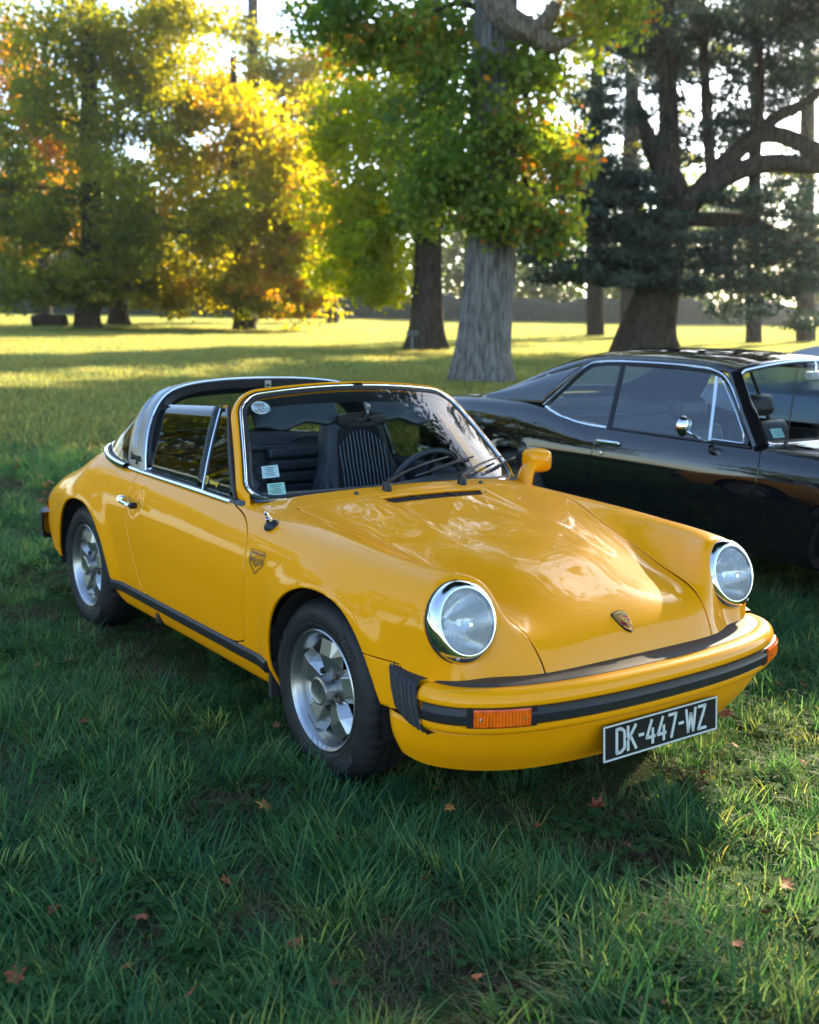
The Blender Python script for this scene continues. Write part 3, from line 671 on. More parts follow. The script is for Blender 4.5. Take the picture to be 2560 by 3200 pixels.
# round sticker inside the back window
c_ = Gw[6][3]; tu = Gw[7][3]-Gw[5][3]; tu /= np.linalg.norm(tu); tv = Gw[6][5]-Gw[6][1]; tv -= tu*(tv @ tu); tv /= np.linalg.norm(tv); nn = np.cross(tu, tv); nn *= -np.sign(nn @ (c_-cen))
ang = np.linspace(0, 2*math.pi, 24, endpoint=False)
obj('round_sticker', [c_+nn*.004+.045*(math.cos(a)*tu+math.sin(a)*tv) for a in ang], [tuple(range(24))], mat('teal_sticker', (.05, .16, .15), .5, var=(60, .8)), bw, False)
# ---- bumper, bellows, strips, valance
PATH = curve(np.array([(.852, 0), (.847, .2), (.826, .4), (.786, .565), (.728, .680), (.668, .742), (.615, .768), (.560, .780)]), 44)
PATH = np.vstack([(PATH[1:]*np.array([1, -1]))[::-1], PATH])       # from right (y<0) to left
Tn = np.gradient(PATH, axis=0); Tn /= np.linalg.norm(Tn, axis=1)[:, None]; NP = np.stack([Tn[:, 1], -Tn[:, 0]], 1)
NP *= np.sign(NP[len(NP)//2, 0])
def bsweep(prof, i0=0, i1=None, closed=True, path=PATH, nrm=NP):
    i1 = len(path) if i1 is None else i1
    Gb = np.array([[(path[i, 0]+nrm[i, 0]*q, path[i, 1]+nrm[i, 1]*q, h) for q, h in prof] for i in range(i0, i1)]); m_ = MB(); m_.grid(Gb, cv=closed)
    if closed:
        n = len(prof); k = i1-i0; m_.f += [tuple(range(n)), tuple(range((k-1)*n+n-1, (k-1)*n-1, -1))]
    return m_
def idx(y): return int(np.argmin(np.abs(PATH[:, 1]-y)))
bmp = bsweep([(-.075, .488), (-.060, .496), (-.030, .496), (-.010, .487), (.0, .470), (.001, .452), (-.006, .447), (-.014, .445), (-.014, .402), (-.006, .399), (.001, .394), (.001, .380), (-.006, .369), (-.020, .364), (-.06, .364), (-.075, .40)]).obj('front_bumper', M_yel, yc, sharp=50)
mod_sub(bmp, 1)
bsweep([(-.165, .480), (-.160, .493), (-.100, .497), (-.066, .4995), (-.058, .496), (-.060, .480)]).obj('bumper_top_strip', mat('bumper_top_rubber', (.030, .028, .027), .62, var=(40, .25), bump=(250, .2, .001)), bmp)
def strip(y0, y1, pr=.012, z0=.399, z1=.450, m=M_trim, name='bumper_strip', par=None):
    a, c = sorted((idx(y0), idx(y1))); zm = (z0+z1)/2
    o = bsweep([(-.012, z0), (pr-.006, z0), (pr, z0+.006), (pr, zm+.004), (pr-.004, zm+.012), (pr-.006, z1), (-.012, z1)], a, c+1).obj(name, m, par or bmp, sharp=25); return o
strip(-.53, .53); strip(-.70, -.775, .010); strip(.70, .775, .010)
for s in (-1, 1):
    a, c = sorted((idx(s*.545), idx(s*.695)))
    ind = bsweep([(-.012, .396), (.010, .396), (.014, .400), (.014, .446), (.010, .450), (-.012, .450)], a, c+1).obj('indicator', M_orange, bmp, sharp=30)
    bsweep([(-.010, .394), (.008, .394), (.008, .452), (-.010, .452)], a-1, c+2).obj('indicator_base', M_trim, ind)
    rb_ = MB()
    for i in np.linspace(a+.6, c-.6, 16):
        i0 = int(i); f = i-i0; q = PATH[i0]*(1-f)+PATH[i0+1]*f; nn_ = NP[i0]; rb_.tube([(q[0]+nn_[0]*.0138, q[1]+nn_[1]*.0138, h) for h in (.402, .423, .444)], .0024, 6)
    rb_.obj('lens_ribs', mat('amber_rib', (.85, .17, .006), .2), ind)
    for i in (a+1, c-1):
        q = (PATH[i, 0]+NP[i, 0]*.015, PATH[i, 1]+NP[i, 1]*.015, .423); MB().lathe([(0.004, 0), (.004, .003), (0, .003)], 8, 'x', q).obj('lens_screw', M_chrome, ind)
    # ribbed bellows behind the bumper end
    m_ = MB(); Gb = []
    for t in np.linspace(0, 1, 61):
        X = .435+.135*t; wv = .775+.012*math.sin(math.pi*t)-.004*t; rib = .006*math.cos(t*2*math.pi*8); sl = (X-.435)
        zt, zb = .530-.028*t, .382-.030*t
        Gb.append([(X-.012, s*(wv-.07), zt+.004), (X-.01, s*(wv-.012+rib), zt), (X, s*(wv+.004+rib), zt-.016), (X+.012, s*(wv+.005+rib), (zt+zb)/2), (X+.030, s*(wv+.002+rib), zb+.02), (X+.038, s*(wv-.010+rib), zb), (X+.038, s*(wv-.07), zb+.004)])
    m_.grid(np.array(Gb)).obj('bellows', M_rub, bmp)
vt = curve(np.array([(.425, .770, .378), (.50, .770, .374), (.60, .742, .368), (.69, .668, .366), (.755, .52, .366), (.795, .32, .366), (.808, 0, .366)]), 40)
vb = curve(np.array([(.462, .748, .250), (.505, .725, .232), (.575, .675, .222), (.645, .575, .214), (.695, .43, .208), (.722, .22, .205), (.730, 0, .204)]), 40)
Gv = []
for a, c in zip(vt, vb):
    col = []
    for t in np.linspace(0, 1, 8):
        q = a*(1-t)+c*t; o_ = np.array([q[0]-.2, q[1]*1.0, 0]); o_ /= np.linalg.norm(o_); q = q+o_*.016*math.sin(math.pi*t); col.append(q)
    col.append(c+np.array((-.03, -.02 if c[1] > .02 else 0, -.004))); Gv.append(col)
Gv = np.array(Gv); Gv = np.vstack([Gv, (Gv[:-1]*np.array([1, -1, 1]))[::-1]])
Gv[:, :, 1] *= -1
o = MB().grid(Gv).obj('front_valance', M_yel, yc); mod_solid(o, .006, 0)
# ---- number plate
pl = sub_empty('number_plate', yc); pl.location = (.822, 0, .283); pl.rotation_euler = (0, R_(-4), 0)
o = MB().box((0, 0, 0), (.006, .525, .112)).obj('plate', mat('plate_black', (.004, .005, .007), .45, spec=.25), pl, smooth=False); mod_bevel(o, .002)
M_plw = mat('plate_silver', (.55, .56, .52), .4)
for c, d in (((.004, 0, .053), (.004, .525, .005)), ((.004, 0, -.053), (.004, .525, .005)), ((.004, .26, 0), (.004, .005, .101)), ((.004, -.26, 0), (.004, .005, .101))):
    MB().box(c, d).obj('plate_border', M_plw, pl, smooth=False)
# characters, each built on its own stroke pattern (narrow plate lettering)
GLY = {'D': [[(0, 0), (0, 1), (.25, 1), (.45, .85), (.45, .15), (.25, 0), (0, 0)]], 'K': [[(0, 0), (0, 1)], [(.45, 1), (.03, .45)], [(.14, .58), (.47, 0)]], '-': [[(0, .5), (.24, .5)]],
       '4': [[(.30, 1), (0, .28), (.48, .28)], [(.36, .62), (.36, 0)]], '7': [[(0, 1), (.45, 1), (.15, 0)]], 'W': [[(0, 1), (.13, 0), (.29, .8), (.45, 0), (.58, 1)]], 'Z': [[(0, 1), (.46, 1), (0, 0), (.48, 0)]]}
tot = 0; lay = []
for ch in 'DK-447-WZ':
    wd = max(p[0] for st_ in GLY[ch] for p in st_); lay.append((ch, tot)); tot += wd+.20
tot -= .20; HS = .074; 
for ch, o0 in lay:
    b = MB()
    for st_ in GLY[ch]:
        Pq = np.array(st_, float); Pq = np.vstack([Pq[:1], Pq, Pq[-1:]]) if False else Pq
        for a, c in zip(Pq[:-1], Pq[1:]):
            e = c-a; L = np.linalg.norm(e*np.array([1.0, 1.0])); e = e/L; nrm = np.array([-e[1], e[0]]); h = .062
            a2, c2 = a-e*h*.55, c+e*h*.55; Q = [a2+nrm*h, a2-nrm*h, c2-nrm*h, c2+nrm*h]
            Vq = [(xx_, (q[0]+o0-tot/2)*HS*1.02, (q[1]-.5)*HS) for xx_ in (.003, .0062) for q in Q]
            b.add(Vq, [(0, 1, 2, 3), (7, 6, 5, 4), (0, 4, 5, 1), (1, 5, 6, 2), (2, 6, 7, 3), (3, 7, 4, 0)])
    b.obj('plate_character', M_plw, pl, smooth=False)
for yy in (-.165, .20): MB().lathe([(.005, .003), (.005, .007), (0, .008)], 10, 'x', (0, yy, 0)).obj('plate_screw', M_black, pl)

# ---- headlights
def headlight(s):
    hl = sub_empty('headlight', yc); hl.location = (LAMP[0], s*LAMP[1], LAMP[2]); hl.rotation_euler = (0, -math.asin(LAX[2]), 0)
    MB().lathe([(.118, -.09), (.124, -.05), (.1265, -.012), (.12, -.008)], 48, 'x').obj('lamp_bucket', M_yel, hl)
    MB().lathe([(.124, -.022), (.1285, -.012), (.1285, -.004), (.124, .000)], 48, 'x').obj('rubber_ring', M_rub, hl)
    MB().lathe([(.124, -.02), (.1262, -.012), (.1262, -.002), (.1255, .006), (.121, .016), (.112, .024), (.104, .028), (.0995, .028), (.097, .024), (.097, .008)], 56, 'x').obj('chrome_ring', M_chrome, hl)
    MB().lathe([(.0985, .018), (.088, -.006), (.066, -.045), (.038, -.07), (.014, -.082), (0, -.084)], 40, 'x').obj('reflector', M_refl, hl)
    MB().lathe([(.0, -.02), (.010, -.02), (.013, -.03), (.013, -.075)], 16, 'x').obj('bulb_shield', M_chrome, hl)
    # fluted lens: domed sheet with vertical ribs, column by column
    nc, nr = 110, 26; V = []
    for i in range(nc):
        yy = .0972*math.sin(-math.pi/2+math.pi*i/(nc-1))*.35+.65*.0972*(-1+2*i/(nc-1)); h = math.sqrt(max(0, .0975**2-yy*yy))
        for j in range(nr):
            zz = h*(-1+2*j/(nr-1)); r = math.hypot(yy, zz); dome = .020+.022*(1-(r/.0975)**2); fl = 0
            if r < .080 and zz > -.058: fl = .0019*math.cos(yy/.0085*2*math.pi)
            if zz < -.020 and abs(yy) > .014: fl *= .3
            V.append((dome+fl, yy, zz))
    F = [(i*nr+j, (i+1)*nr+j, (i+1)*nr+j+1, i*nr+j+1) for i in range(nc-1) for j in range(nr-1)]
    obj('lens', V, F, M_lens, hl)
    MB().box((.0425, -.004, -.010), (.003, .014, .010)).obj('lens_mark', M_chrome, hl, smooth=False)
    a = R_(-118) if s < 0 else R_(-62)
    MB().lathe([(.006, .0), (.006, .004), (.0, .006)], 10, 'x', (.019, .116*math.cos(a)*(1), .116*math.sin(a))).obj('ring_screw', M_steel, hl)
def lens_mat():
    m = bpy.data.materials.new('lamp_lens'); m.use_nodes = True; n = m.node_tree; n.nodes.remove(n.nodes['Principled BSDF']); out = n.nodes['Material Output']
    tr = n.nodes.new('ShaderNodeBsdfTransparent'); tr.inputs[0].default_value = (.92, .95, .96, 1); df = n.nodes.new('ShaderNodeBsdfDiffuse'); df.inputs[0].default_value = (.80, .84, .85, 1)
    gl = n.nodes.new('ShaderNodeBsdfGlossy'); gl.inputs['Roughness'].default_value = .03; fr = n.nodes.new('ShaderNodeFresnel'); fr.inputs[0].default_value = 1.55
    m1, m2 = n.nodes.new('ShaderNodeMixShader'), n.nodes.new('ShaderNodeMixShader'); m1.inputs[0].default_value = .32; L = n.links.new
    L(tr.outputs[0], m1.inputs[1]); L(df.outputs[0], m1.inputs[2]); L(fr.outputs[0], m2.inputs[0]); L(m1.outputs[0], m2.inputs[1]); L(gl.outputs[0], m2.inputs[2]); L(m2.outputs[0], out.inputs[0])
    return m
M_lens = lens_mat()
headlight(-1); headlight(1)

# ---- wheels
def wheel(x, s, text=True):
    yo = .757                                           # outer lip plane
    wh = sub_empty('wheel', yc, (x, s*yo, .310), 0 if s < 0 else math.pi)
    # local: outward is -y
    MB().lathe([(.150, .20), (.172, .19), (.185, .17), (.165, .13), (.160, .075), (.171, .060), (.184, .036), (.191, .010), (.197, .003), (.204, -.003), (.208, .0), (.209, .008), (.203, .012)], 72).obj('rim', M_alloy, wh)
    n = 180; prof = [(.200, .012), (.208, .004), (.222, -.006), (.245, -.013), (.268, -.012), (.286, -.004), (.300, .010), (.3085, .026), (.311, .040), (.312, .060), (.3045, .061), (.3045, .067), (.312, .068), (.3125, .098), (.305, .099), (.305, .106), (.3125, .107), (.312, .138), (.3045, .139), (.3045, .145), (.312, .146), (.311, .165), (.308, .180), (.300, .196), (.28, .205), (.24, .205), (.20, .19)]
    Vt = []; Ft = []; k = len(prof)
    for i in range(n):
        a = 2*math.pi*i/n
        for j, (r, t) in enumerate(prof):
            if 6 <= j <= 9 or 20 <= j <= 23:
                if (i % 4) == 0: r -= .0035
            elif j in (12, 13, 16, 17) and (i+j) % 6 == 0: r -= .006
            if j in (2,): r += .0012*((i % 2)*0)
            Vt.append((r*math.cos(a), t, r*math.sin(a)))
    Ft = [(i*k+j, i*k+j+1, ((i+1) % n)*k+j+1, ((i+1) % n)*k+j) for i in range(n) for j in range(k-1)]
    obj('tyre', Vt, outward(Vt, Ft, (0, .1, 0)), M_tyre, wh, True, 28)
    MB().lathe([(.223, -.0066), (.225, -.0092), (.227, -.0086), (.229, -.0088)], 90).obj('sidewall_rib', M_tyre, wh)
    MB().lathe([(0, .090), (.169, .086)], 40).obj('wheel_gap_shade', M_dark, wh)  # dark sheet put behind the spokes so their gaps look shaded
    MB().lathe([(.10, .088), (.105, .083), (.04, .081), (0, .081)], 32).obj('brake_disc', mat('brake_iron', (.05, .05, .052), .5, .6), wh)
    for q in range(5):
        a0 = 2*math.pi*q/5+R_(18); b = MB()
        pt = lambda r, lat, t, da=0: (r*math.cos(a0+da)-lat*math.sin(a0+da), t, r*math.sin(a0+da)+lat*math.cos(a0+da))
        R36 = math.pi/5
        top = [pt(.046, -.015, .028), pt(.120, -.034, .012), pt(.172, -.032, .022), pt(.172, .032, .022), pt(.120, .034, .012), pt(.046, .015, .028)]
        lo = {}
        V = list(top)
        for sgn in (-1, 1):
            V += [pt(.050, 0, .034, sgn*R36), pt(.096, 0, .050, sgn*R36), pt(.126, sgn*.062, .050), pt(.1725, sgn*.057, .050)]
        F = [(0, 1, 4, 5), (1, 2, 3, 4), (0, 6, 7, 1), (1, 7, 8), (1, 8, 9, 2), (5, 4, 11, 10), (4, 12, 11), (4, 3, 13, 12), (2, 9, 13, 3)]
        Va = np.array(V); F = [f if np.cross(Va[f[1]]-Va[f[0]], Va[f[2]]-Va[f[0]])[1] < 0 else tuple(reversed(f)) for f in F]
        o = obj('spoke', V, F, M_alloy, wh, False); mod_solid(o, .012); mod_bevel(o, .0022, 2)
        an = a0+R36; lug = MB().lathe([(.011, .066), (.011, .026), (.009, .022), (.004, .022), (0, .025)], 6, 'y', (.066*math.cos(an), 0, .066*math.sin(an)))
        lug.obj('lug_nut', M_trim if q % 2 else mat('worn_nut', (.16, .12, .10), .5, .6), wh, smooth=False)
    MB().lathe([(.051, .075), (.0505, -.006), (.048, -.012), (.041, -.014), (.039, -.0128), (.0, -.0128)], 40).obj('hub_cap', M_alloy, wh, sharp=40)
    pts = [(-.010, .012), (.010, .012), (.010, .0), (.0, -.014), (-.010, .0)]
    obj('hub_emblem', [(p[0]*1.1, -.0140, p[1]*1.1) for p in pts], [(0, 1, 2, 3, 4)], M_steel, wh, False)
    for word, mid, rr, sz, solid in (('P6000', 48, .262, .040, 0), ('PIRELLI', -52, .262, .044, 1), ('PIRELLI', 160, .262, .044, 1)):
        V, F = text_geo(word, sz, .9, offset=.0004, space=1.05)
        if not len(V): continue
        Vn = []
        for v in V:
            a = R_(mid)-v[0]/rr if True else 0
            r = rr+v[1]
            bul = -.0138-.0006+.010*((r-.256)/.03)**2*.25
            Vn.append((r*math.cos(a), bul-.0006, r*math.sin(a)))
        Va = np.array(Vn)
        if s < 0 or s > 0: Va = Va*np.array([1, 1, 1])
        o = obj('sidewall_lettering', Va, F, mat('tyre_letter', (.034, .036, .04), .6), wh, False); mod_solid(o, .0012, 0)
    return wh
for xx in (0, -2.271):
    for s in (-1, 1): wheel(xx, s)
# wheel housings and floor pan
for xx in (.03, -2.25):
    for s in (-1, 1):
        m_ = MB(); a = np.linspace(R_(-8), R_(188), 26); Gq = []
        for t in a: Gq.append([(xx+.365*math.cos(t), s*wv, .31+.352*math.sin(t)) for wv in (.775, .70, .55, .46)]+[(xx+.05*math.cos(t), s*.45, .31+.05*math.sin(t))])
        m_.grid(np.array(Gq)).obj('wheel_housing', M_dark, yc)
MB().box((-1.10, 0, .235), (1.30, 1.40, .03)).obj('floor_pan', M_dark, yc, smooth=False)
MB().box((.38, 0, .30), (.50, .86, .12)).obj('front_pan', M_dark, yc, smooth=False)
MB().box((-2.62, 0, .33), (.62, .86, .16)).obj('engine_pan', M_dark, yc, smooth=False)
# ---- sill strips
for s in (-1, 1):
    xs_ = np.linspace(-1.825, -.318, 40); Gs = []
    for X in xs_:
        q = side_at(X, .312, s); Gs.append([(X, s*(abs(q[1])-.02), .336), (X, s*(abs(q[1])+.010), .335), (X, s*(abs(q[1])+.019), .326), (X, s*(abs(q[1])+.019), .300), (X, s*(abs(q[1])+.010), .290), (X, s*(abs(q[1])-.035), .288)])
    m_ = MB(); m_.grid(np.array(Gs), cv=True); n = 6; m_.f += [tuple(range(n)), tuple(range(39*n+n-1, 39*n-1, -1))]; m_.obj('sill_strip', M_trim, yc, sharp=30)
    MB().box((-.318, s*.735, .262), (.020, .09, .13)).obj('sill_end', M_rub, yc)
    MB().box((-1.405, s*.735, .250), (.035, .03, .07)).obj('jack_point', M_rub, yc)
# ---- rear bumper and lamps
RP = curve(np.array([(-2.80, .758), (-2.92, .752), (-3.02, .735), (-3.10, .690), (-3.16, .60), (-3.20, .42), (-3.22, .2), (-3.225, 0)]), 30)
RP = np.vstack([RP, (RP[:-1]*np.array([1, -1]))[::-1]]); RP[:, 1] *= -1
tr_ = np.gradient(RP, axis=0); tr_ /= np.linalg.norm(tr_, axis=1)[:, None]; RN = np.stack([-tr_[:, 1], tr_[:, 0]], 1); RN *= np.sign((RN @ np.array([-1.0, 0]))[len(RN)//2])
rb = bsweep([(-.09, .478), (-.05, .490), (-.01, .482), (.003, .462), (.003, .365), (-.01, .345), (-.09, .345)], 8, len(RP)-8, path=RP, nrm=RN).obj('rear_bumper', M_yel, yc)
bsweep([(-.01, .398), (.014, .400), (.014, .445), (-.01, .448)], 18, len(RP)-18, path=RP, nrm=RN).obj('bumper_strip', M_trim, rb)
for s in (-1, 1):
    Gb = []
    for t in np.linspace(0, 1, 45):
        i = t*11; i0 = int(min(i, 10)); f = i-i0; q = RP[i0+4]*(1-f)+RP[i0+5]*f; nr = RN[i0+4]; rib = .012+.006*math.cos(t*2*math.pi*7)
        q1 = q+nr*rib; yy = abs(q1[1])*s
        Gb.append([(q[0]+.01, s*(abs(q[1])-.06), .488), (q1[0], yy, .482), (q1[0], yy*1.004, .42), (q1[0]+.01, yy, .345), (q[0], s*(abs(q[1])-.06), .335)])
    MB().grid(np.array(Gb)).obj('bellows', M_rub, rb)
    m_ = MB(); Gl = []
    for t in np.linspace(0, 1, 12):
        X, Yv = -2.955-.13*t**1.6, .722-.20*t
        Gl.append([(X-.004, s*Yv, .492), (X-.016, s*(Yv+.006), .51), (X-.012, s*(Yv-.002), .548), (X+.004, s*(Yv-.02), .560)])
    m_.grid(np.array(Gl)).obj('tail_lamp', M_red, yc)
    Gl = np.array([[side_at(X, Z, s, .003) for Z in np.linspace(.355, .47, 6)] for X in np.linspace(-2.88, -2.60, 12)])
# ---- door handle
for s in (-1, 1):
    dr = door_r if s < 0 else door_l; hn = sub_empty('door_handle', dr)
    q = np.array([-1.575, s*.795, .733])
    MB().box(q+np.array((-.072, s*.010, .004)), (.040, .030, .034)).obj('handle_lock', M_chrome, hn)
    mod_bevel(hn.children[-1], .008, 3)
    pts = curve(np.array([(-1.652, s*.815, .740), (-1.62, s*.826, .737), (-1.57, s*.827, .732), (-1.520, s*.820, .727)]), 14)
    MB().tube(pts, [.012, .012, .0115]+[.0095]*11, 10, flat=(1.1, .8)).obj('handle_grip', M_chrome, hn)
    o = MB().box(np.array((-1.513, s*.806, .727)), (.022, .034, .026)).obj('handle_foot', M_trim, hn); mod_bevel(o, .006, 2)
# ---- exterior mirror on the driver's (left) side
em = sub_empty('door_mirror', door_l)
mc = np.array([-.700, .835, .918])
m_ = MB(); Gm = []
for t in np.linspace(0, 1, 9):
    k = [1.0, 1.0, .99, .97, .94, .88, .78, .58, .05][int(round(t*8))]; X = -.045+.10*t*.92
    Gm.append([(mc[0]+X, mc[1]+.070*k*np.sign(math.cos(a))*abs(math.cos(a))**.45, mc[2]+.056*k*np.sign(math.sin(a))*abs(math.sin(a))**.45) for a in np.linspace(0, 2*math.pi, 28, endpoint=False)])
o = m_.grid(np.array(Gm), cv=True).obj('mirror_shell', M_yel, em)
m_ = MB(); Gm = []
for X, k in ((-.052, .90), (-.078, .96), (-.078, 1.03), (-.042, 1.03), (-.040, .9)):
    Gm.append([(mc[0]+X, mc[1]+.070*k*np.sign(math.cos(a))*abs(math.cos(a))**.45, mc[2]+.056*k*np.sign(math.sin(a))*abs(math.sin(a))**.45) for a in np.linspace(0, 2*math.pi, 28, endpoint=False)])
m_.grid(np.array(Gm), cv=True).obj('mirror_rim', M_trim, em)
MB().lathe([(.066, mc[0]-.058), (0, mc[0]-.058)], 24, 'x', (0, mc[1], mc[2])).obj('mirror_glass', M_chrome, em)
bq = top_at(-.72, .735); MB().tube(curve(np.array([(-.70, .735, bq[2]-.03), (-.705, .765, .875), (-.715, .80, .905), (-.72, .83, .93)]), 8), [.046, .042, .038, .036, .034, .033, .032, .030], 12, flat=(.8, 1.25)).obj('mirror_foot', M_yel, em)
# ---- wing aerial stub, washers, wipers
ab = side_at(-.585, .775, -1); aq = np.array((-.41, -.717, .805))
an_ = sub_empty('aerial_stub', yc); an_.location = tuple(aq+np.array((0, -.002, -.004)))
MB().lathe([(.030, 0), (.028, .010), (.019, .020), (.012, .024), (0, .025)], 20, 'z').obj('aerial_base', M_trim, an_)
MB().lathe([(.012, .020), (.012, .036), (.009, .038), (.009, .046), (.007, .048), (.007, .060), (.003, .063), (0, .063)], 14, 'z').obj('aerial_collar', M_chrome, an_)
an_.rotation_euler = (R_(25), 0, 0)
for s in (-1, 1):
    q = top_at(-.485, s*.31); MB().lathe([(.010, -.003), (.010, .003), (.006, .009), (0, .011)], 10, 'z', q).obj('washer_jet', M_rub, yc)
for y0, tip, base_y in ((-.17, (.22, .20), 0), (.205, (.60, .20), 0)):
    wp = sub_empty('wiper', yc); q = top_at(-.478, y0)
    MB().lathe([(.020, -.004), (.020, .012), (.015, .030), (0, .034)], 16, 'z', q).obj('wiper_pivot', M_trim, wp)
    uu = lambda yv: -yv/.62
    e = WS(np.array([uu(tip[0])]), np.array([tip[1]]))[0]+np.array((.022, 0, .018))
    m0 = q+np.array((-.01, 0, .030)); md = m0+(e-m0)*.35+np.array((.012, 0, .016))
    MB().tube(curve(np.array([m0, md, e]), 14), [.010, .010, .009, .007, .006]+[.0048]*9, 8).obj('wiper_arm', M_trim, wp)
    d_ = (e-m0); yv = np.linspace(e[1]-.21, e[1]+.17, 16); vv = np.interp(yv, [e[1]-.21, e[1]+.17], [tip[1]-.135, tip[1]+.02])
    bl = np.array([WS(np.array([-a/.62]), np.array([c]))[0]+np.array((.010, 0, .008)) for a, c in zip(yv, vv)])
    MB().tube(bl, .0042, 6).obj('wiper_blade', M_rub, wp)
    MB().tube(bl[3:-3]+np.array((.008, 0, .008)), .0036, 6).obj('wiper_bridge', M_trim, wp)
# ---- hood crest
cp = top_at(.640, 0); cn = (top_at(.66, 0)-top_at(.62, 0)); tx = cn/np.linalg.norm(cn); ty = np.array((0, 1.0, 0)); nz_ = np.cross(tx, ty); nz_ *= np.sign(nz_[2])
crest = sub_empty('hood_crest', hd)
def crest_poly(name, pts, m, h, th=.0):
    Vq = [cp+ty*p[0]-tx*p[1]+nz_*(h+.0035*(1-(p[0]/.03)**2)) for p in pts]
    F = [tuple(range(len(pts)))]; F = outward(Vq, F, cp-nz_); o = obj(name, Vq, F, m, crest, False)
    if th: mod_solid(o, th)
    return o
sh = curve(np.array([(0, .038), (.016, .0365), (.030, .032), (.0305, .012), (.024, -.014), (.012, -.032), (0, -.041)]), 18); sh = np.vstack([sh, (sh[1:-1]*np.array([-1, 1]))[::-1]])
crest_poly('crest_base', sh*1.10, M_black, .001, .005); crest_poly('crest_gold', sh*.98, M_gold, .0028)
inner = sh*.86
def clipx(x0, x1, y0, y1): return [(x0, y0), (x0, y1), (x1, y1), (x1, y0)]
for q in (0, 1):
    for k in range(4):
        if q == 0: r_ = clipx(.004+.0, .024, .0225-.0066*k, .0225-.0066*(k+1)+.0006)
        else: r_ = clipx(-.0225+.0048*max(0, k-0), -.003, -.0035-.0068*k, -.0035-.0068*(k+1)+.0006)
        crest_poly('crest_bar', r_, M_enred if (k+q) % 2 else M_black, .0036)
crest_poly('crest_shield', [(-.0085, .009), (.0085, .009), (.0085, -.003), (0, -.011), (-.0085, -.003)], mat('crest_yellow', (.75, .5, .08), .3), .0046)
hz = np.array([(-.004, .005), (-.001, .006), (.0005, .003), (.0035, .004), (.004, .001), (.002, -.001), (.003, -.006), (.0, -.003), (-.002, -.007), (-.0025, -.001), (-.0045, .001)])
crest_poly('crest_horse', hz, M_black, .0054)
for q, sy in ((0, -1), (1, 1)):
    for k in range(3):
        cc = np.array((sy*.0155*(1 if q == 0 else .85), (.020-.006*k) if q == 0 else (-.008-.007*k))); an2 = np.linspace(0, math.pi, 9)
        o_ = np.array([cc+np.array((.006*math.cos(a), .0035*math.sin(a))) for a in an2]); i_ = np.array([cc+np.array((.0045*math.cos(a), .0015*math.sin(a))) for a in an2])
        crest_poly('crest_antler', np.vstack([o_, i_[::-1]]), M_black, .0040)
V, F = text_geo('PORSCHE', .0085, .95)
obj('crest_lettering', [cp+ty*v[0]-tx*(v[1]+.0295)+nz_*(.0062+.0012) for v in V], F, M_black, crest, False)
# ---- stickers on paint and glass
def decal(name, V, F, cx, cz, m, parent, s=-1, off=.0012):
    out = [side_at(cx+v[0], cz+v[1], s, off) for v in V]; return obj(name, out, F, m, parent, False)
sx = -.402; sz = .680                                     # shield decal on the right front wing
shd = sub_empty('shield_decal', yc)
def outline(pts, wd, closed=True):
    Pq = np.asarray(pts, float); c = Pq.mean(0); k = len(Pq); V = []; F = []
    fine = []
    for i in range(k):
        a, d = Pq[i], Pq[(i+1) % k]; fine += [a+(d-a)*t/6 for t in range(6)]
    fine = np.array(fine); inn = c+(fine-c)*(1-wd/np.mean(np.linalg.norm(Pq-c, axis=1)))
    V = np.vstack([fine, inn]); n = len(fine); return V, [(i, (i+1) % n, n+(i+1) % n, n+i) for i in range(n)]
shp = np.array([(-.055, .040), (.055, .040), (.055, -.006), (0, -.046), (-.055, -.006)])
V, F = outline(shp, .003); decal('decal_outline', V, F, sx, sz, M_black, shd)
shp2 = np.array([(-.049, .019), (.049, .019), (.049, -.006), (0, -.040), (-.049, -.006)])
V, F = outline(shp2, .003); decal('decal_outline', V, F, sx, sz, M_black, shd)
V, F = text_geo('CHRONOGRAPH', .0150, .95, offset=.0003); decal('decal_lettering', V+np.array((0, .028, 0)), F, sx, sz, M_black, shd)
for k, ch in enumerate('HEUER'):
    hgt = [1.0, 1.3, 1.65, 1.3, 1.0][k]; V, F = text_geo(ch, .026, 1.0, offset=.0009); V[:, 1] -= V[:, 1].max(); V[:, 1] *= hgt
    decal('decal_lettering', V+np.array((-.0360+.0180*k, .0135, 0)), F, sx, sz, M_black, shd)
def win_pt(a, c, Gq, off=.003):                          # point on a bent window grid
    n, m = Gq.shape[:2]; i = min(int(a*(n-1)), n-2); j = min(int(c*(m-1)), m-2); f, g = a*(n-1)-i, c*(m-1)-j
    q = Gq[i, j]*(1-f)*(1-g)+Gq[i+1, j]*f*(1-g)+Gq[i, j+1]*(1-f)*g+Gq[i+1, j+1]*f*g; return q
GqR = bent_quad((-.80, -.684, .846), (-1.052, -.686, .846), (-1.137, -.558, 1.176), (-1.088, -.560, 1.178), .012)
ig = sub_empty('window_decal', yc); M_yprint = mat('yellow_print', (.75, .50, .02), .5)
q0 = win_pt(.55, .10, GqR); ex = np.array((1.0, 0, -.0)); ez = win_pt(.55, .3, GqR)-q0; ez[0] = 0; ez /= np.linalg.norm(ez)
def on_q(V, dx, dz, off=-.004): return [q0+ex*(v[0]+dx)+ez*(v[1]+dz)+np.array((0, off, 0)) for v in V]
rr_ = chaikin([(-.017, -.017), (.017, -.017), (.017, .017), (-.017, .017)], 3); V, F = outline(rr_, .005); obj('decal_square', on_q(V, -.085, .012), F, M_yprint, ig, False)
aa = np.linspace(0, 2*math.pi, 20, endpoint=False); V, F = outline(np.stack([.008*np.cos(aa), .008*np.sin(aa)], 1), .003); obj('decal_ring', on_q(V, -.085, .012), F, M_yprint, ig, False)
